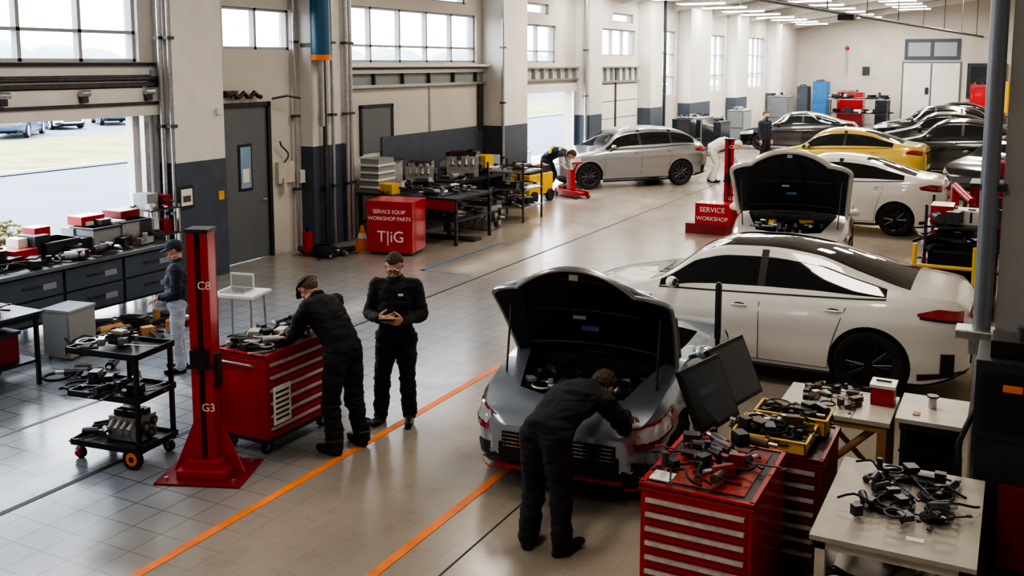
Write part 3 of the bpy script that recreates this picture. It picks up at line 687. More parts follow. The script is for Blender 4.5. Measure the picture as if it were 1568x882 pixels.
b=B(); b.box(WX,WX+.12,16.1,22.15,3.38,3.46,steel); b.box(WX,WX+.12,16.1,22.15,3.08,3.14,steel); b.box(WX,WX+.25,16.1,22.15,3.52,3.58,white); b.box(WX,WX+.02,16.1,22.15,3.14,3.38,crate)
for k in range(6): y=16.2+k*1.1; b.box(WX,WX+.1,y,y+.05,3.1,3.42,dsteel)
b.box(WX,WX+.03,16.9,18.0,1.7,2.65,gdoor); b.box(WX,WX+.05,16.85,16.92,1.65,2.7,charcoal);b.box(WX,WX+.05,18.0,18.07,1.65,2.7,charcoal); b.box(WX,WX+.05,16.85,18.07,2.65,2.72,charcoal)
b.box(WX,WX+.03,19.6,19.65,2.0,3.1,steel); b.box(WX,WX+.08,21.9,22.1,1.9,3.1,dsteel)
b.done('trim_2')
b=B()
for (y,x,r,m_) in[(11.32,WX+.22,.045,steel),(11.38,WX+.35,.03,steel),(14.7,-12.3,.03,steel),(15.2,-12.0,.045,dsteel),(15.45,-12.0,.035,steel),(15.9,-12.0,.05,steel),(16.10,-12.05,.05,steel),(23.65,-12.2,.05,steel),(22.1,-11.75,.04,steel),(28.0,-12.0,.05,steel),(35.2,-11.9,.06,dsteel)]:
    b.cyl((x,y,.05),(x,y,5.9),r,m_,n=10)
    for z in(1.2,2.6,4.0): b.cbox((x,y,z),(.12,.14,.05),dsteel)
b.done('wall_conduits')
b=B(); b.cyl((-11.9,15.0,3.75),(-11.9,15.0,6.0),.19,mat('duct_blue',(.02,.10,.18),.4),n=24); b.cyl((-11.9,15.0,3.66),(-11.9,15.0,3.76),.20,orange,n=24); b.cyl((-11.9,15.0,2.4),(-11.9,15.0,3.66),.05,steel); b.box(WX+.05,-11.9,14.95,15.05,3.9,3.98,dsteel); b.done('ventilation_duct')
b=B()
def wbox(y,z,w,h,m1,d=.12): b.box(WX,WX+d,y,y+w,z,z+h,m1)
wbox(12.9,3.0,.25,.12,dsteel); b.tube([(WX+.1,12.95+k*.09,3.03+.05*math.sin(k*2)) for k in range(10)],.04,black); b.tube([(WX+.1,14.05,2.95),(WX+.25,14.3,3.0),(WX+.3,14.6,2.95)],.02,dsteel)
wbox(14.2,1.35,.45,.4,cream,.08); wbox(14.3,1.15,.08,.3,cream); b.tube([(WX+.1,14.35+.12*math.sin(k),1.75+.08*k) for k in range(6)],.015,black)
wbox(14.78,1.3,.14,.25,white); b.done('wall_switchgear')
b=B(); b.box(-12.0,-11.98,11.42,11.72,1.25,1.62,charcoal); b.box(-11.98,-11.975,11.45,11.69,1.3,1.57,cardb); b.box(-11.975,-11.97,11.49,11.65,1.36,1.46,brown); b.box(-12.0,-11.985,12.3,12.42,1.3,1.45,yellow); b.box(-12.0,-11.94,12.3,12.4,2.75,2.85,white)
b.done('wall_notice')
yb=62
b=B(); b.box(-6.3,-3.3,yb-.06,yb,3.8,5.0,slate); b.box(-6.1,-4.9,yb-.1,yb-.06,4.0,4.8,mat('pane_grey',(.35,.4,.42),.1)); b.box(-4.7,-3.5,yb-.1,yb-.06,4.0,4.8,mat('pane_grey',(.45,.5,.52),.1)); b.done('window_20')
b=B(); b.box(-6.4,-3.2,yb-.05,yb,0,3.7,gdoor); b.box(-6.3,-4.85,yb-.09,yb-.05,.1,3.6,white); b.box(-4.75,-3.3,yb-.09,yb-.05,.1,3.6,white); b.box(-5.1,-4.9,yb-.12,yb-.09,1.8,2.2,charcoal); b.done('door_5')
b=B(); b.box(-2.9,-.9,yb-.3,yb-.01,1.6,3.6,charcoal); b.box(-2.7,-1.9,yb-.33,yb-.3,1.8,3.4,glassl); b.box(-1.8,-1.1,yb-.33,yb-.3,2.4,3.4,cardb); b.done('notice_board')
b=B(); b.box(-8.6,-8.2,yb-.1,yb,2.9,3.4,charcoal); b.cyl((-9.5,yb-.1,2.9),(-9.5,yb-.1,4.5),.03,steel); b.sph((-9.5,yb-.15,4.5),.12,red); b.done('wall_alarm')
def lamp_strip(x,y,l=1.5,w=.35,dz=.33):
    z=cz(x)-dz
    b=B(); b.box(-l/2,l/2,-w/2,w/2,.0,.06,white); b.box(-l/2+.03,l/2-.03,-w/2+.03,w/2-.03,-.012,0,lamp_em)
    for sx_ in(-.4*l,.4*l): b.cyl((sx_,0,.06),(sx_,0,dz+sx_*.1415),.012,steel,n=6)
    return b.done('ceiling_lamp',(x,y,z))
for k in range(11): lamp_strip(-10.9,27+k*3.1,1.7,.8)
for k in range(9): lamp_strip(-8.2,33+k*3.3,1.7,.8)
for k in range(8): lamp_strip(-5.6,40+k*2.7,1.7,.8)
b=B()
p0=Vector((-6.6,19,5.22)); p1=Vector((-2.2,61.9,5.08))
b.tube([p0.lerp(p1,k/10) for k in range(11)],.06,dsteel,4); 
for k in range(9):
    c=p0.lerp(p1,(k+.5)/9); b.cyl(c,(c.x,c.y,cz(c.x)),.02,dsteel,n=6)
c=p0.lerp(p1,.33); b.cbox(c+Vector((0,0,-.12)),(.5,.5,.18),black); b.cyl(c+Vector((0,0,-.12)),c+Vector((.2,.6,-.05)),.07,dsteel)
b.done('overhead_crane_rail')
colm=mat('column_grey',(.36,.36,.36),.5,0,.06,2)
b=B(); b.box(-.10,.55,8.85,9.5,0,7.9,colm); b.cyl((-.20,8.82,1.35),(-.20,8.82,7.8),.07,mat('conduit_grey',(.18,.20,.23),.4,.3),n=16); b.cbox((-.20,8.8,1.38),(.38,.24,.08),steel); b.cbox((-.20,8.8,1.28),(.18,.14,.14),steel); b.cyl((-.20,8.82,.0),(-.20,8.82,1.3),.05,steel)
for z in (2.6,4.2): b.cbox((-.17,8.83,z),(.2,.1,.06),dsteel)
b.done('support_column',bevel=.01)
# ================================================================== CARS
pw=mat('pearl_white_paint',(.68,.66,.62),.22,0,coat=1)
pd=mat('window_lit_dark_paint',(.38,.44,.52),.25,.65,coat=1)  # dark car's paint lightened to silver-blue; reflected window light put into the colour
ps_=mat('silver_paint',(.34,.35,.37),.25,.7,coat=1)
psl=mat('light_silver_paint',(.62,.62,.60),.25,.5,coat=1)
pk=mat('black_car_paint',(.010,.011,.013),.2,0,coat=1)
py=mat('yellow_car_paint',(.55,.38,.06),.25,.1,coat=1)
pg=mat('champagne_paint',(.50,.42,.28),.25,.3,coat=1)
droof=mat('panoramic_roof',(.01,.01,.012),.08,0,coat=1)
blackrim=mat('black_alloy',(.05,.05,.053),.22,.8)
car('white_sedan','sedan',4.85,1.86,1.06,(-2.77,11.72,0),0,pw,roof=droof,rim=blackrim,R=.375)
car('foreground_roadster','roadster',3.4,1.76,1.04,(-3.38,8.72,0),rad(95),pd,rim=blackrim,open_hood=True,cockpit=True,hood_ang=57,redtrim=True,hoodfrac=.325,hood_len=1.16,hoodw=.93,hoodrim=ps_,ez=.46)
car('white_hatchback','sedan',4.1,1.95,1.04,(-3.52,17.9,0),rad(97),pw,rim=blackrim,open_hood=True,hood_ang=56,hood_len=1.4,hoodfrac=.275,hoodw=1.0,hoodrim=psl,rimr=.04,ez=.56,accent=yellow)
car('white_coupe','sedan',4.7,1.86,1.12,(-3.65,22.55,0),rad(0),pw,rim=blackrim)
car('silver_suv','suv',4.9,1.9,1.06,(-10.55,27.5,0),rad(48),ps_,rim=dsteel)
car('yellow_coupe','sedan',4.9,1.86,1.18,(-4.75,30.4,0),rad(-3),py,rim=blackrim,roof=pg,lower=pk)
car('black_sedan','sedan',4.7,1.86,1.1,(-8.3,42,0),rad(5),pk,rim=blackrim)
car('black_sedan','sedan',4.8,1.86,1.25,(-1.9,35,0),rad(0),pk,rim=blackrim)
car('champagne_sedan','sedan',4.8,1.86,1.25,(-2.6,39.5,0),rad(3),pk,rim=blackrim,roof=pg)
car('black_suv','suv',4.8,1.86,1.1,(-3.4,46,0),rad(0),pk,rim=blackrim)
car('black_estate','suv',4.6,1.86,1.0,(-.1,29.9,0),rad(62),pk,rim=blackrim)
car('black_sedan','sedan',4.6,1.86,1.2,(-2.9,52,0),rad(0),pk,rim=blackrim)
cb_=mat('blue_car_paint',(.04,.10,.20),.3,.3,coat=1)
car('parked_blue_suv','suv',4.8,1.85,1.05,(-44.5,32.0,0),rad(130),cb_,rim=chrome)
car('parked_white_sedan','sedan',4.6,1.85,1.05,(-48.2,37.0,0),rad(165),pw,rim=chrome)
car('parked_navy_suv','suv',4.4,1.85,1.05,(-48.6,41.2,0),rad(150),cb_,rim=chrome)
# ================================================================== FURNITURE / EQUIPMENT
def caster(b,x,y,r=.05,m=black):
    b.cyl((x,y-.018,r),(x,y+.018,r),r,rubber,n=18); b.cyl((x,y-.02,r),(x,y+.02,r),r*.45,steel,n=12); b.cbox((x,y,r*2.0),(.05,.06,.02),steel)
    for sd in(-1,1): b.cbox((x,y+sd*.026,r*1.5),(.03,.005,r*1.2),steel)
def tool_chest(name,w,d,h,loc,rz,nd,body=red,front=red,cas=.06,top=None,seed=1,tools=14):
    b=B(); z0=cas*2+.03
    b.box(-w/2,w/2,-d/2,d/2,z0,h-.04,body)
    b.box(-w/2-.012,w/2+.012,-d/2-.012,d/2+.012,h-.05,h-.015,body)
    t=.02
    for q in((-w/2-.012,w/2+.012,-d/2-.012,-d/2+t),(-w/2-.012,w/2+.012,d/2-t,d/2+.012),(-w/2-.012,-w/2+t,-d/2,d/2),(w/2-t,w/2+.012,-d/2,d/2)): b.box(*q,h-.03,h,body)
    b.box(-w/2+t,w/2-t,-d/2+t,d/2-t,h-.016,h-.010,top or dsteel)
    hh=(h-.08-z0-.02)/nd
    for k in range(nd):
        za=z0+.02+k*hh; b.box(-w/2+.03,w/2-.03,-d/2-.014,-d/2,za+.006,za+hh-.006,front); b.box(-w/2+.04,w/2-.04,-d/2-.034,-d/2-.012,za+hh-.036,za+hh-.010,lalu)
    for sx_ in(-1,1):
        for sy in(-1,1): caster(b,sx_*(w/2-.09),sy*(d/2-.09),cas)
    b.box(-w/2-.005,w/2+.005,-d/2-.005,d/2+.005,z0-.02,z0+.02,charcoal)
    b.tube([(-w/2,-d*.3,h-.12),(-w/2-.05,-d*.3,h-.10),(-w/2-.05,d*.3,h-.10),(-w/2,d*.3,h-.12)],.012,steel)
    if tools: pile(b,-w/2+.08,w/2-.08,-d/2+.08,d/2-.08,h-.008,tools,seed,[steel,dsteel,black,dsteel,black,alu],s=1.1)
    return b.done(name,loc,rz,bevel=.005)
tool_chest('red_tool_chest',.98,.60,.97,(-6.26,7.10,0),rad(90),6,seed=2,tools=70)
b=B(); b.box(-5.922,-5.918,6.66,6.90,.30,.66,cardb); [b.box(-5.918,-5.914,6.69,6.87,.34+k*.05,.36+k*.05,dsteel) for k in range(6)]; b.done('paper_label')
tool_chest('red_tool_chest',.70,.90,1.0,(-1.64,6.03,0),0,8,seed=5,tools=0,top=charcoal)
b=B(); pile(b,-1.90,-1.40,5.7,6.38,1.0,50,11,[black,dsteel,black,charcoal,dsteel,redd,brown],1.05); b.box(-1.96,-1.82,5.64,5.78,.998,1.006,cardb); b.box(-1.92,-1.36,5.66,6.40,.992,.998,mat('red_oily_mat',(.35,.03,.02),.4,0,.4,10)); b.done('hand_tools')
tool_chest('red_tool_chest',.62,.70,.93,(-1.38,6.96,0),0,7,seed=7,tools=0,body=redd,front=redd)
def tray(name,x0,x1,y0,y1,z,h,m,seed,n,ms=None):
    b=B(); t=.012
    b.box(x0,x1,y0,y1,z,z+t,m)
    for q in((x0,x1,y0,y0+t),(x0,x1,y1-t,y1),(x0,x0+t,y0,y1),(x1-t,x1,y0,y1)): b.box(*q,z,z+h,m)
    for q in((x0-.015,x1+.015,y0-.015,y0+t),(x0-.015,x1+.015,y1-t,y1+.015),(x0-.015,x0+t,y0,y1),(x1-t,x1+.015,y0,y1)): b.box(*q,z+h-.012,z+h,m)
    pile(b,x0+.05,x1-.05,y0+.05,y1-.05,z+.03,n,seed,ms,1.0,.16); return b.done(name,bevel=.003)
tray('yellow_tool_tray',-1.68,-1.18,6.60,6.99,.935,.10,yellow,3,60,[black,black,dsteel,steel,charcoal,brown])
tray('yellow_tool_tray',-1.62,-1.12,7.02,7.28,.935,.13,yellow,6,44,[black,black,dsteel,brown,charcoal])
b=B(); pan=mat('screen_panel',(.012,.014,.017),.22,0,coat=.3)
for k in range(2):
    T=Matrix.Translation((-1.93+.03*k,7.14+k*.64,.86))@Matrix.Rotation(rad(78),4,'Z')@Matrix.Rotation(rad(-24),4,'X')
    b.box(-.31,.31,-.02,.02,-.02,.48,black,T); b.box(-.29,.29,-.024,-.02,.01,.45,pan,T)
    b.cyl((-1.97,7.14+k*.64,0),(-1.97,7.14+k*.64,.86),.025,dsteel); b.cbox((-1.97,7.14+k*.64,.02),(.20,.30,.04),dsteel)
b.done('folding_screen_stand',bevel=.004)
b=B(); b.cyl((-2.36,8.62,.02),(-2.36,8.62,1.62),.022,black); b.cbox((-2.36,8.62,.015),(.22,.22,.03),dsteel); b.cbox((-2.36,8.62,1.35),(.05,.04,.5),black); b.done('hood_support_stand')
def table(x0,x1,y0,y1,h,topm,legm,th=.04,leg=.03,shelf=None):
    b=B(); b.box(x0,x1,y0,y1,h-th,h,topm); b.box(x0+.03,x1-.03,y0+.03,y1-.03,h-th-.06,h-th,legm)
    for x in(x0+.06,x1-.06):
        for y in(y0+.06,y1-.06): b.box(x-leg,x+leg,y-leg,y+leg,0,h-th,legm)
    if shelf: b.box(x0+.05,x1-.05,y0+.05,y1-.05,shelf-.03,shelf,legm)
    return b
b=table(-1.66,-.78,7.90,8.6,.80,cream,wood,.035,.035); b.cyl((-1.5,8.05,.1),(-.9,8.05,.7),.03,wood); b.cyl((-1.5,8.5,.7),(-.9,8.5,.1),.025,wood); pile(b,-1.5,-1.05,8.0,8.5,.80,34,21,[dsteel,brown,alu,black],.7); b.done('wooden_workbench')
b=B(); b.box(-.98,-.80,8.30,8.50,.802,.95,red); b.box(-.99,-.79,8.29,8.51,.95,.975,white); b.cyl((-.95,8.4,.985),(-.83,8.4,.985),.008,black); b.done('red_toolbox')
b=table(-.74,-.24,7.84,8.5,.88,cream,dsteel,.035,.02)
for k in range(4): b.box(-.70,-.28,7.9,8.4,.10+k*.18,.25+k*.18,black); b.box(-.71,-.27,7.89,8.41,.235+k*.18,.255+k*.18,charcoal)
b.cyl((-.5,8.2,.88),(-.5,8.2,.97),.03,steel); b.cyl((-.5,8.2,.97),(-.5,8.2,.985),.045,dsteel); b.cbox((-.6,8.0,.885),(.05,.08,.01),wood); b.done('crate_workbench',bevel=.003)
b=table(-.99,-.08,5.76,7.08,.80,mat('worn_bench_top',(.38,.35,.30),.45,0,.15,4),cream,.03,.03,.30)
for (cx,cy,r) in((-.62,6.35,.13),(-.60,6.38,.11),(-.36,6.62,.10),(-.62,6.85,.09),(-.35,6.3,.07),(-.75,6.72,.06)):
    for k in range(3): b.ring((cx+.01*k,cy-.012*k,.815+.014*k),r*(1-.05*k),.010,random.choice([rubber,black,dsteel]),n=26,k=6)
pile(b,-.78,-.2,6.1,6.95,.80,44,33,[black,dsteel,charcoal,dsteel],.9); b.cbox((-.42,5.97,.803),(.10,.05,.006),cardb)
pile(b,-.85,-.2,6.0,6.9,.30,24,35,[black,charcoal,dsteel],1.6); b.box(-.9,-.1,5.95,7.0,.02,.20,charcoal); b.done('cable_workbench')
b=B(); b.box(-.16,.40,7.22,7.72,.05,1.05,charcoal); b.box(-.18,.42,7.20,7.74,1.05,1.60,charcoal); b.box(-.13,.35,7.18,7.2,1.12,1.52,black); b.cbox((.05,7.17,1.43),(.12,.01,.05),orange)
b.tube([(-.18,7.3,1.2),(-.26,7.2,1.0),(-.24,7.15,.6),(-.16,7.2,.3)],.02,black); b.box(.0,.38,7.19,7.22,.15,.75,redd); b.box(-.1,.3,7.3,7.6,1.6,1.72,black); b.cyl((.1,7.45,1.72),(.1,7.45,1.80),.05,dsteel)
b.box(-.1,.35,7.3,7.65,0,.05,black); b.done('diagnostic_machine',bevel=.008)
def lift_post(name,loc,rz,h,s=1.):
    b=B(); w=.095
    b.box(-.38,.38,-.30,.30,0,.02,redd)
    b.box(-w,w,.05,.08,.02,h,red); b.box(-w,-w+.025,-.08,.08,.02,h,red); b.box(w-.025,w,-.08,.08,.02,h,red)
    b.box(-w,-.025,-.095,-.08,.02,h,red); b.box(.025,w,-.095,-.08,.02,h,red); b.box(-.025,.025,.0,.05,.02,h-.02,black)
    b.box(-w-.01,w+.01,-.105,.09,h,h+.03,charcoal)
    for sd in(-1,1):
        b.prism([(sd*w,.02),(sd*.32,.02),(sd*w,.55)] if sd>0 else [(-w,.02),(-w,.55),(-.32,.02)],-.012,.012,red,T=Matrix(((1,0,0,0),(0,0,-1,.0),(0,1,0,0),(0,0,0,1))))
        for y in(-.22,.22): b.cyl((sd*.30,y,.02),(sd*.30,y,.045),.018,steel,n=6)
    b.box(-.22,.22,-.20,.18,.02,.09,red); b.box(-.16,.16,-.15,.14,.09,.16,red)
    b.box(-.07,.07,-.17,-.095,1.02,1.16,black); b.box(-.11,.11,-.12,-.095,.98,1.02,charcoal)
    b.box(w,w+.03,-.05,.05,.8,1.1,charcoal)
    b.text('G3',.10,cardb,Matrix.Translation((.05,-.097,.60))@Matrix.Rotation(rad(90),4,'X')); b.text('C8',.10,cardb,Matrix.Translation((.05,-.097,1.68))@Matrix.Rotation(rad(90),4,'X'))
    return b.done(name,loc,rz,bevel=.004,sc_=s)
lift_post('lift_post',(-6.20,6.13,0),rad(22),2.17)
lift_post('lift_post',(-5.62,21.1,0),rad(15),1.85,1.05)
b=B(); b.box(-6.25,-5.35,20.05,20.55,.0,.22,redd); b.box(-6.05,-5.30,20.07,20.53,.22,.66,red); 
b.text('SERVICE',.15,cardb,Matrix.Translation((-5.68,20.06,.48))@Matrix.Rotation(rad(90),4,'X')); b.text('WORKSHOP',.12,cardb,Matrix.Translation((-5.68,20.06,.30))@Matrix.Rotation(rad(90),4,'X')); b.done('red_service_box',bevel=.008)
b=B(); b.box(-.46,.46,-.35,.35,.06,1.0,red); b.box(-.47,.47,-.36,.36,1.0,1.03,red); b.box(-.4,.4,-.3,.3,0,.06,black)
for i,t in enumerate(['SERVICE EQUIP','WORKSHOP PARTS']): b.text(t,.098,cardb,Matrix.Translation((0,-.352,.80-i*.13))@Matrix.Rotation(rad(90),4,'X'))
b.text('T|iG',.30,cardb,Matrix.Translation((.02,-.352,.26))@Matrix.Rotation(rad(90),4,'X')); b.box(.02,.45,.35,.36,.1,.9,charcoal)
b.done('red_parts_cabinet',(-10.5,15.4,0),rad(12),bevel=.006)
b=B(); w,d=.78,.52
for z in(.16,.62,1.02):
    b.box(-w/2,w/2,-d/2,d/2,z-.012,z,charcoal)
    for q in((-w/2,w/2,-d/2,-d/2+.015),(-w/2,w/2,d/2-.015,d/2),(-w/2,-w/2+.015,-d/2,d/2),(w/2-.015,w/2,-d/2,d/2)): b.box(*q,z-.02,z+.035,black)
for x,y in((w/2-.03,-d/2+.03),(w/2-.03,d/2-.03),(-w/2+.28,d/2-.03)): b.box(x-.018,x+.018,y-.018,y+.018,.12,1.03,black)
b.cyl((w/2-.08,-d/2-.02,.10),(w/2-.08,-d/2+.02,.10),.10,rubber,n=24); b.cyl((w/2-.08,-d/2-.025,.10),(w/2-.08,-d/2+.025,.10),.06,orange,n=20); b.cyl((w/2-.08,-d/2-.03,.10),(w/2-.08,-d/2+.03,.10),.025,black,n=12)
caster(b,-w/2+.06,-d/2+.06,.055); caster(b,-w/2+.06,d/2-.06,.055); caster(b,w/2-.06,d/2-.06,.055); b.sph((-w/2+.06,-d/2+.03,.06),.035,red)
pile(b,-.3,.3,-.2,.2,1.02,14,41,[steel,dsteel,charcoal],.9); b.cbox((-.05,.05,1.09),(.16,.12,.10),dsteel); b.cbox((-.05,.05,1.15),(.12,.08,.03),alu)
pile(b,-.32,.3,-.2,.2,.62,24,42,[dsteel,black,charcoal,alu],1.1); 
e=B(Matrix.Translation((.08,.02,.17))); engine(e,.55,8); append(b,e); pile(b,-.34,-.1,-.2,.2,.16,14,43,[dsteel,black,charcoal],1.0)
b.cbox((-.30,0,.70),(.09,.12,.14),dsteel,.3)
b.done('tool_cart',(-7.20,6.08,0),rad(8),bevel=.003)
# left long bench
b=B(); b.box(-12.25,-11.1,4.5,10.5,.90,.95,mat('bench_top_steel',(.17,.19,.21),.3,.5,.2,4)); b.box(-12.2,-11.16,4.6,10.45,.22,.90,charcoal)
for k in range(7):
    y=4.7+k*.97; y1_=min(y+.92,10.44)
    b.box(-11.16,-11.135,y,y1_,.58,.87,slate); b.box(-11.16,-11.135,y,y1_,.26,.55,slate)
    if y+.9<10.5:
        for z in(.73,.41): b.box(-11.135,-11.12,y+.33,y+.6,z,z+.03,dsteel); b.box(-11.135,-11.128,y+.62,y+.82,z-.06,z+.02,mat('label_grey',(.25,.27,.3),.5))
for y in(4.6,6.5,8.6,10.3): b.box(-11.25,-11.15,y,y+.08,0,.24,dsteel); b.box(-12.2,-12.1,y,y+.08,0,.24,dsteel)
b.done('long_workbench',bevel=.004)
b=B(); pile(b,-12.1,-11.25,6.8,10.4,.955,120,51,[steel,dsteel,black,red,alu,charcoal,black,crate],1.8)
random.seed(61)
for k in range(26):
    y=6.8+k*.14; w_=.2+random.random()*.3; z=.12+random.random()*.32; x=-12.2+random.random()*.35; m_=random.choice([steel,crate,charcoal,crate,redd,crate,white,red,dsteel])
    b.box(x,x+.25+random.random()*.15,y,y+w_*.5,.955,.95+z,m_)
for y,z,m_,w_ in((9.35,.34,crate,.45),(9.85,.36,steel,.5),(8.6,.26,charcoal,.5)): b.box(-11.95,-11.5,y,y+w_,.955,.95+z,m_); b.box(-11.97,-11.48,y-.02,y+w_+.02,.95+z-.03,.95+z,dsteel)
b.box(-12.1,-11.7,7.7,8.1,.955,1.22,red); b.box(-12.1,-11.8,9.4,9.8,1.29,1.42,red); b.box(-12.15,-11.75,10.05,10.4,1.31,1.42,redd); b.box(-12.05,-11.7,6.9,7.4,.955,1.35,dsteel); b.cyl((-11.5,9.0,.955),(-11.5,9.0,1.12),.12,dsteel); b.cyl((-11.6,8.0,.955),(-11.6,8.0,1.2),.07,charcoal); b.box(-11.5,-11.3,9.15,9.3,.955,1.02,red)
b.box(-11.9,-11.55,8.15,8.5,.955,1.16,red); b.box(-11.5,-11.3,7.2,7.5,.955,1.08,redd)
b.done('bench_clutter',bevel=.004)
b=B()
for z in(.5,.95,1.35): b.box(-12.25,-11.75,10.62,11.2,z-.02,z,dsteel)
for x in(-12.23,-11.77):
    for y in(10.64,11.18): b.box(x-.02,x+.02,y-.02,y+.02,0,1.4,steel)
for z in (.5,.95,1.35): b.box(-12.2,-11.9,10.68,10.9,z,z+.24,white if z<1 else crate); b.box(-12.15,-11.85,10.95,11.12,z,z+.20,redd)
pile(b,-12.15,-11.85,10.7,11.1,.5,12,61,[red,steel,white,charcoal],1.6); pile(b,-12.15,-11.85,10.7,11.1,1.35,10,63,[white,steel,charcoal],1.5); b.done('parts_rack')
b=table(-10.45,-9.62,5.9,7.1,.85,charcoal,black,.03,.02,.3); pile(b,-10.35,-9.75,6.0,7.0,.85,22,71,[dsteel,black,charcoal,steel],1.3); b.box(-10.25,-9.8,6.35,6.9,.30,.62,redd); b.box(-10.27,-9.78,6.33,6.92,.60,.64,charcoal); b.done('steel_side_table')
gcab=mat('grey_cabinet',(.26,.26,.25),.5,0,.1,4)
b=B(); b.box(-.2,.2,-.22,.22,.04,.60,gcab); b.box(-.21,.21,-.23,.23,.60,.63,crate); b.box(-.17,.17,-.225,-.22,.1,.55,crate)
for x in(-.16,.16):
    for y in(-.17,.17): b.cyl((x,y,0),(x,y,.05),.02,dsteel)
b.tube([(.15,-.25,.1),(.3,-.28,.3),(.4,-.2,.35),(.45,-.1,.3)],.015,dsteel); b.tube([(.15,-.25,.3),(.4,-.28,.12),(.6,-.2,.12)],.015,black)
b.done('parts_washer',(-10.3,7.95,0),rad(10))
b=B(); pile(b,-10.9,-10.0,8.6,9.8,.0,40,75,[redd,dsteel,brown,wood,dsteel,black],2.2); b.done('parts_on_floor')
b=B(); pile(b,-9.6,-8.9,7.0,7.8,.0,16,76,[dsteel,black,dsteel],1.8); b.done('parts_on_floor')
b=B(); 
for dx in(-.24,.22):
    for dy in(-.18,.18): b.cyl((dx,dy,0),(dx*.9,dy*.8,.98),.014,steel,n=8)
b.box(-.28,.26,-.22,.22,.98,1.01,white); b.box(-.2,.1,-.13,.1,1.01,1.03,steel); b.box(-.2,.1,.10,.115,1.03,1.20,white); b.box(-.18,.08,.095,.10,1.05,1.18,mat('screen_pale',(.3,.35,.32),.3)); b.done('laptop_stand',(-7.80,8.3,0),rad(12))
b=B(); pile(b,-12.0,-11.2,14.3,14.8,.0,30,81,[black,rubber,dsteel,black],2.0)
for k in range(5): b.ring((-11.6,14.55,.03+.035*k),.26-.02*k,.025,rubber)
b.cyl((-11.8,14.35,0),(-11.8,14.35,.45),.10,red,n=20); b.cyl((-11.8,14.35,.45),(-11.8,14.35,.55),.03,black); b.done('hose_reel_clutter')
b=B(); b.cyl((0,0,.03),(0,0,.45),.13,orange,r1=.025,n=20); b.cbox((0,0,.015),(.34,.34,.03),orange); b.cyl((0,0,.20),(0,0,.30),.092,white,r1=.066,n=20); b.done('traffic_cone',(-11.35,15.45,0))
def bench(x0,x1,y0,y1,h,topm,legm,seed,n,ms,s=1.6,mid=.35):
    b=B(); b.box(x0,x1,y0,y1,h-.05,h,topm)
    for x in(x0+.06,x1-.06):
        for y in(y0+.06,y1-.06): b.box(x-.03,x+.03,y-.03,y+.03,0,h-.05,legm)
    b.box(x0+.04,x1-.04,y0+.04,y1-.04,mid-.03,mid,legm); pile(b,x0+.2,x1-.1,y0+.2,y1-.1,mid,int(n*.6),seed+1,ms,s); pile(b,x0+.2,x1-.1,y0+.2,y1-.1,h,n,seed,ms,s)
    return b
mx_=[steel,alu,dsteel,black,crate,charcoal,brown,white]
b=bench(-12.1,-11.2,16.3,18.5,.95,dsteel,charcoal,91,44,mx_,2)
b.box(-12.05,-11.6,16.4,16.95,.95,1.65,crate); b.box(-12.05,-11.75,17.05,17.5,.95,1.55,alu); b.box(-12.07,-11.7,17.0,17.55,1.55,1.58,charcoal); b.box(-11.9,-11.4,16.45,16.8,.35,.8,yellow); b.box(-11.6,-11.28,16.4,16.7,.95,1.15,yellow)
for k in range(4): b.box(-12.05,-11.58,16.35,16.97,1.05+.15*k,1.09+.15*k,white)
b.done('engine_workbench')
for i,(x,y,s) in enumerate(((-11.7,18.1,1.0),(-11.6,19.8,1.2))):
    b=B(); engine(b,s,20+i); b.done('engine_block',(x,y,.955),rad(30))
b=bench(-12.1,-11.1,18.8,21.9,.95,charcoal,dsteel,95,50,mx_,2); b.box(-12.08,-11.9,20.5,21.2,.95,1.45,charcoal); b.box(-12.08,-11.6,20.9,21.3,.95,1.35,yellow); b.box(-12.08,-11.7,21.4,21.85,.95,1.3,crate); b.done('engine_workbench')
b=bench(-10.95,-9.75,16.4,17.9,.95,charcoal,dsteel,97,24,mx_,1.6,.5); b.box(-10.9,-9.8,16.38,16.4,.72,.90,red); b.box(-11.0,-9.7,17.0,17.3,.0,.05,dsteel); b.cyl((-10.35,17.1,.05),(-10.35,17.1,.9),.05,dsteel); b.done('lift_table')
b=B(); engine(b,1.25,31); pile(b,-.4,.4,-.25,.25,.2,20,32,mx_,1.6); b.done('engine_block',(-10.45,18.6,.0),0)
b=B()
for z in(.35,.75,1.15): b.box(-10.85,-9.9,19.6,20.6,z-.03,z,steel); pile(b,-10.75,-10.0,19.7,20.5,z,18,int(100+z*10),mx_,2)
for x in(-10.83,-9.92):
    for y in(19.62,20.58): b.box(x-.02,x+.02,y-.02,y+.02,0,1.35,dsteel)
b.done('parts_trolley')
b=bench(-12.9,-12.45,24.3,25.2,1.1,white,white,110,12,[steel,white,alu,dsteel],.9); b.box(-12.8,-12.5,24.4,24.7,1.1,2.1,slate); b.done('gate_side_bench')
b=B(); b.box(-.6,.6,-.3,.3,.20,.75,yellow); b.box(-.5,.5,-.25,.25,.75,.95,charcoal)
for x in(-.4,.4):
    for y in(-.32,.32): b.cyl((x,y-.04,.16),(x,y+.04,.16),.16,rubber,n=20)
b.cyl((-.4,0,.95),(-.4,0,1.1),.04,black); b.box(-.3,.35,-.2,.2,.95,1.0,yellow); b.done('yellow_compressor',(-11.3,22.85,0),rad(85),bevel=.02)
b=B(); b.box(-.15,.15,-.45,.45,.06,.16,red); b.box(-.20,-.15,-.55,.5,.05,.20,red); b.box(.15,.20,-.55,.5,.05,.20,red)
for x in(-.2,.2):
    for y in(-.5,.42): b.cyl((x-.03,y,.06),(x+.03,y,.06),.06,dsteel,n=14)
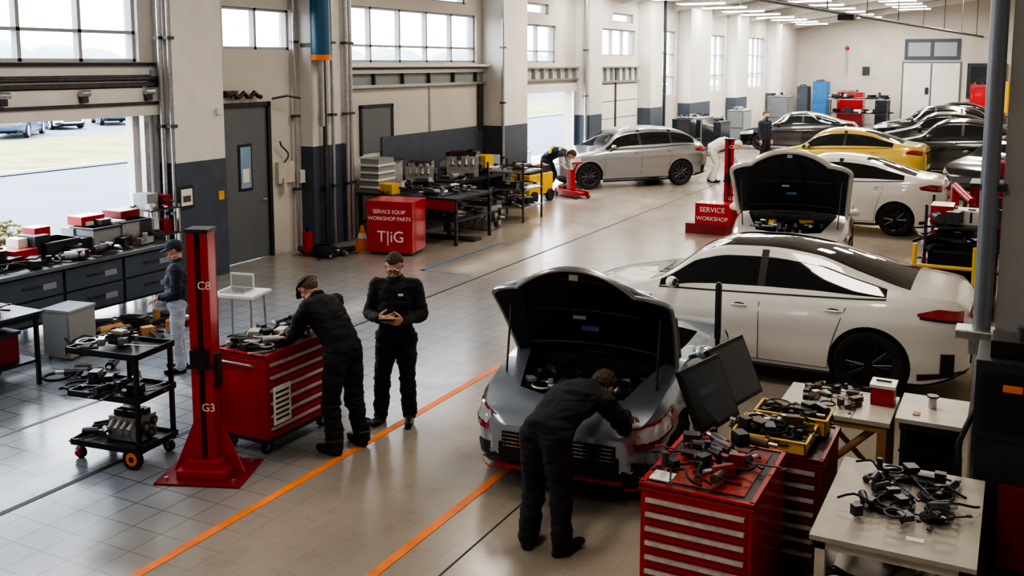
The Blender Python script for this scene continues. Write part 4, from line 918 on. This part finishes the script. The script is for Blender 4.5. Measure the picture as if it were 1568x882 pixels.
b.cyl((0,.3,.15),(0,-.3,.95),.035,red); b.cyl((-.15,-.3,.95),(.15,-.3,.95),.03,red); b.cbox((0,.35,.22),(.2,.2,.12),red); b.box(-.08,.08,-.1,.1,.16,.75,red)
b.done('trolley_jack',(-10.75,24.15,0),rad(60),bevel=.006)
random.seed(77)
def cab(name,x0,x1,y0,y1,h,m_,m2=None):
    b=B(); b.box(x0,x1,y0,y1,.04,h,m_); b.box(x0+.03,x1-.03,y0-.02,y0,.1,h*.48,m2 or charcoal); b.box(x0+.03,x1-.03,y0-.02,y0,h*.52,h-.05,m2 or charcoal); b.box(x1,x1+.02,y0+.03,y1-.03,.1,h-.05,m2 or charcoal); b.box(x0-.01,x1+.02,y0-.02,y1+.01,h,h+.03,m_); b.box(x0+.04,x1-.04,y0+.04,y1-.04,0,.04,black)
    b.cyl((x0+.1,y0-.04,h*.7),(x0+.1,y0-.04,h*.8),.01,steel); pile(b,x0+.2,x1-.2,y0+.2,y1-.2,h+.03,10,int(y0),mx_,1.8); return b.done(name,bevel=.006)
for (x0,x1,y0,y1,h,m_,m2) in[(-11.6,-10.9,35.3,36.0,1.5,glassl,glassl),(-11.6,-10.8,36.4,38.0,1.5,crate,glassl),(-11.6,-10.8,39,40.5,1.2,charcoal,None),(-11.6,-10.9,43,44.5,1.5,steel,crate),(-10.9,-9.9,47.5,48.6,2.0,gdoor,gdoor),(-11.6,-10.8,51,52.5,1.5,white,crate)]:
    cab('equipment_cabinet',x0,x1,y0,y1,h,m_,m2)
for (x0,x1,h,m_,nm) in[(-11.9,-11.3,2.2,slate,'storage_locker'),(-11.0,-10.2,2.5,blue,'blue_parts_washer'),(-9.6,-8.2,1.9,red,'red_tool_cabinet'),(-7.5,-6.8,1.6,charcoal,'tyre_changer'),(-2.6,-1.8,2.4,red,'red_tool_cabinet'),(-1.5,-.7,2.6,yellow,'yellow_storage_cabinet')]:
    cab(nm,x0,x1,59.5,60.5,h,m_,m_)
b=bench(-9.9,-6.6,58,58.9,1.6,steel,dsteel,141,40,[dsteel,black,white,red,blue,charcoal],3.5,.8); b.done('rear_workbench')
b=B()
for z in(.15,.55,.95,1.3): b.box(-1.15,-.2,15.0,16.3,z-.03,z,charcoal); pile(b,-1.1,-.25,15.1,16.2,z,18,int(130+z*10),[black,charcoal,dsteel,black,redd],2.4)
for x in(-1.13,-.22):
    for y in(15.02,16.28): b.box(x-.02,x+.02,y-.02,y+.02,0,1.6,charcoal)
b.box(-1.1,-.3,15.2,16.2,.2,.5,charcoal); b.box(-1.1,-.3,15.2,16.2,.6,.9,black); b.box(-.75,-.4,15.3,15.7,1.3,1.5,white); b.box(-1.1,-.8,15.3,15.8,1.3,1.55,red); b.done('shelving_unit')
b=B()
for z in(.45,.85): b.cyl((-1.25,14.3,z),(-.40,14.3,z),.025,yellow)
for x in(-1.2,-.45): b.cyl((x,14.3,0),(x,14.3,1.15),.03,yellow); b.cbox((x,14.3,.01),(.2,.2,.02),yellow)
b.done('safety_barrier')
b=B(); b.box(-.35,.35,-.5,.5,.1,.2,red); b.box(-.06,.06,-.06,.06,.2,1.5,red); b.cyl((0,0,1.5),(0,-.9,1.35),.06,red); b.cyl((0,-.2,.5),(0,-.6,1.35),.035,dsteel); b.cyl((0,-.88,1.35),(0,-.88,1.1),.012,dsteel)
for x in(-.33,.33):
    for y in(-.45,.45): b.cyl((x-.03,y,.06),(x+.03,y,.06),.06,dsteel,n=12)
b.done('engine_hoist',(-.95,18.4,0),rad(20),bevel=.006)
cab('red_tool_cabinet',-.75,-.0,25,26,1.3,red,redd); cab('red_tool_cabinet',-.8,.2,20.5,21.4,1.3,charcoal,redd); cab('blue_tool_cabinet',.1,.7,23.0,24,1.4,blue,blue)
# ================================================================== PEOPLE
Jb=stand(neck=(0,.0,1.475),head=(0,-.055,1.635),elR=(-.27,-.0,1.13),elL=(.27,.0,1.13),wrR=(-.13,-.24,1.14),wrL=(.12,-.25,1.12),anR=(-.17,.0,.10),toeR=(-.22,-.14,.045),knR=(-.14,-.03,.50))
def phone(b): 
    b.cbox((-.03,-.335,1.155),(.16,.085,.012),black,0,Matrix.Rotation(rad(-25),4,'X')); b.cbox((-.03,-.333,1.163),(.15,.075,.003),cardb,0,Matrix.Rotation(rad(-25),4,'X'))
    b.cbox((.075,-.150,1.36),(.05,.008,.022),cardb); b.tube([(0,-.158+.02*abs(k-3)/3,1.0+.07*k) for k in range(7)],.003,dsteel,5)
    for sd in(-1,1): b.cbox((sd*.085,-.142,1.33),(.09,.012,.008),black)
person('technician_with_phone',(-5.42,7.92,0),rad(24),Jb,1.0,hairm=hair_b,style='receding',glasses=True,beard=False,hf=(0,-.85,-.5),hu=(0,-.5,.85),
  hR=dict(d=(.75,-.55,.12),n=(.4,.6,.2),curl=.8,t=1),hL=dict(d=(-.72,-.55,.15),n=(-.4,.6,.2),curl=.8,t=-1),extra=phone)
Jl=stand(pelvis=(0,.04,.94),waist=(0,-.03,1.08),chest=(0,-.15,1.22),neck=(0,-.28,1.38),head=(0,-.40,1.46),shL=(.18,-.24,1.32),shR=(-.18,-.24,1.32),elL=(.25,-.34,1.09),elR=(-.25,-.32,1.08),wrL=(.16,-.50,1.07),wrR=(-.14,-.50,1.07),
  hipL=(.095,.03,.89),hipR=(-.095,.03,.89),knL=(.13,.0,.49),knR=(-.13,.03,.49),anL=(.15,.05,.10),anR=(-.16,.09,.10),toeL=(.17,-.10,.045),toeR=(-.19,-.06,.045))
person('leaning_technician',(-5.50,7.12,0),rad(-98),Jl,1.02,hairm=hair_g,style='receding',visor=cloth,pads=True,hf=(0,-.62,-.78),hu=(0,-.78,.62),hL=dict(d=(-.1,-.9,-.2),n=(0,0,-1),curl=.6),hR=dict(d=(.1,-.9,-.2),n=(0,0,-1),curl=.6),bulk=1.12)
Jf=stand(pelvis=(0,.06,.92),waist=(0,-.09,1.01),chest=(0,-.27,1.07),neck=(0,-.52,1.09),head=(0,-.68,1.07),shL=(.19,-.46,1.04),shR=(-.19,-.46,1.04),elL=(.28,-.56,.84),elR=(-.27,-.58,.84),wrL=(.17,-.74,.84),wrR=(-.17,-.76,.86),
  hipL=(.10,.05,.88),hipR=(-.10,.05,.88),knL=(.13,.02,.48),knR=(-.12,.02,.48),anL=(.13,.09,.10),anR=(-.14,.04,.10),toeL=(.18,-.06,.045),toeR=(-.17,-.11,.045))
person('bending_mechanic',(-2.96,6.30,0),rad(168),Jf,1.0,hairm=hair_b,style='tousled',hf=(0,-.45,-.9),hu=(0,-.9,.45),hL=dict(d=(-.2,-.9,-.3),n=(0,0,-1),curl=.6),hR=dict(d=(.2,-.9,-.3),n=(0,0,-1),curl=.6),vox=.012,bulk=1.15,lb=1.2)
Jv=stand(wrL=(.12,-.2,1.05),elL=(.25,.02,1.13))
person('visitor_in_jacket',(-8.64,8.14,0),rad(-50),Jv,.88,top=navy,legs=jean,cap=navy,vox=.015,bulk=1.2,lb=1.0,hf=(0,-.95,-.3),hu=(0,-.3,.95))
Jh=dict(Jf); Jh.update(pelvis=(0,.06,.88),waist=(0,-.08,.99),chest=(0,-.24,1.06),neck=(0,-.46,1.04),head=(0,-.60,1.0),shL=(.19,-.40,1.0),shR=(-.19,-.40,1.0),elL=(.24,-.45,.74),elR=(-.24,-.45,.74),wrL=(.12,-.58,.55),wrR=(-.12,-.58,.55),knL=(.15,-.10,.48),knR=(-.13,-.07,.48),hipL=(.10,.05,.84),hipR=(-.10,.05,.84))
person('hivis_mechanic',(-11.55,24.40,0),rad(95),Jh,1.12,top=gcloth,vest=navy,legs=navy,vox=.02,hf=(0,-.5,-.85),hu=(0,-.85,.5),hL=dict(vox=.007),hR=dict(vox=.007),
  extra=lambda b:(b.tube([(-.19,-.1,1.03),(-.12,-.12,1.17),(0,-.14,1.19),(.12,-.12,1.17),(.19,-.1,1.03)],.035,hivis),b.tube([(-.17,-.34,1.0),(-.11,-.33,1.14),(0,-.33,1.17),(.11,-.33,1.14),(.17,-.34,1.0)],.035,hivis)))
person('standing_mechanic',(-7.9,34.3,0),rad(60),stand(),1.1,top=navy,legs=cloth,beard=True,vox=.022,hL=dict(vox=.008),hR=dict(vox=.008))
person('painter_in_smock',(-8.25,29.2,0),rad(110),Jh,1.15,top=wcloth,legs=wcloth,hairm=wcloth,vox=.022,bulk=1.25,hf=(0,-.5,-.85),hu=(0,-.85,.5),hL=dict(vox=.008),hR=dict(vox=.008))
# ================================================================== LIGHT
w=bpy.data.worlds.new('World'); sc.world=w; w.use_nodes=True; nt=w.node_tree; bg=nt.nodes['Background']
tc=nt.nodes.new('ShaderNodeTexCoord'); sp=nt.nodes.new('ShaderNodeSeparateXYZ'); cr=nt.nodes.new('ShaderNodeValToRGB')
nt.links.new(tc.outputs['Generated'],sp.inputs['Vector']); nt.links.new(sp.outputs['Z'],cr.inputs['Fac']); nt.links.new(cr.outputs['Color'],bg.inputs['Color'])
cr.color_ramp.elements[0].color=(1,.98,.95,1); cr.color_ramp.elements[1].color=(.62,.78,1,1); cr.color_ramp.elements[1].position=.8
bg.inputs['Strength'].default_value=9.5
def area(name,loc,rot,sx_,sy_,e,col=(1,1,1)):
    l=bpy.data.lights.new(name,'AREA'); l.shape='RECTANGLE'; l.size=sx_; l.size_y=sy_; l.energy=e; l.color=col
    o=bpy.data.objects.new(name,l); sc.collection.objects.link(o); o.location=loc; o.rotation_euler=rot; return o
for i,y in enumerate((2,9,16,24,33,43,54)):
    for x in(-8.5,-2.5):
        area('ceiling_fill',(x,y,cz(x)-.4),(0,0,0),1.0,2.4,(135 if y<20 else 330)*(1.25 if x>-5 else .85),(1,.89,.77))  # area lamps without fixtures, added as fill for the interior
s=bpy.data.lights.new('sun','SUN'); s.energy=4.5; s.angle=rad(4); s.color=(1,.92,.80); so=bpy.data.objects.new('sun',s); sc.collection.objects.link(so); so.rotation_euler=Vector((.7,-.35,-.75)).to_track_quat('-Z','Y').to_euler()
# ================================================================== CAMERA
cam=bpy.data.cameras.new('camera'); co=bpy.data.objects.new('camera',cam); sc.collection.objects.link(co)
co.location=(0,0,3.6); co.rotation_euler=(rad(83),0,math.atan(.520)); cam.lens=36*1500/1568; cam.sensor_width=36; cam.shift_y=-160/1568; cam.clip_end=600
sc.camera=co
sc.view_settings.view_transform='AgX'
sc.view_settings.exposure=-.08
try: sc.view_settings.look='AgX - High Contrast'
except Exception: pass
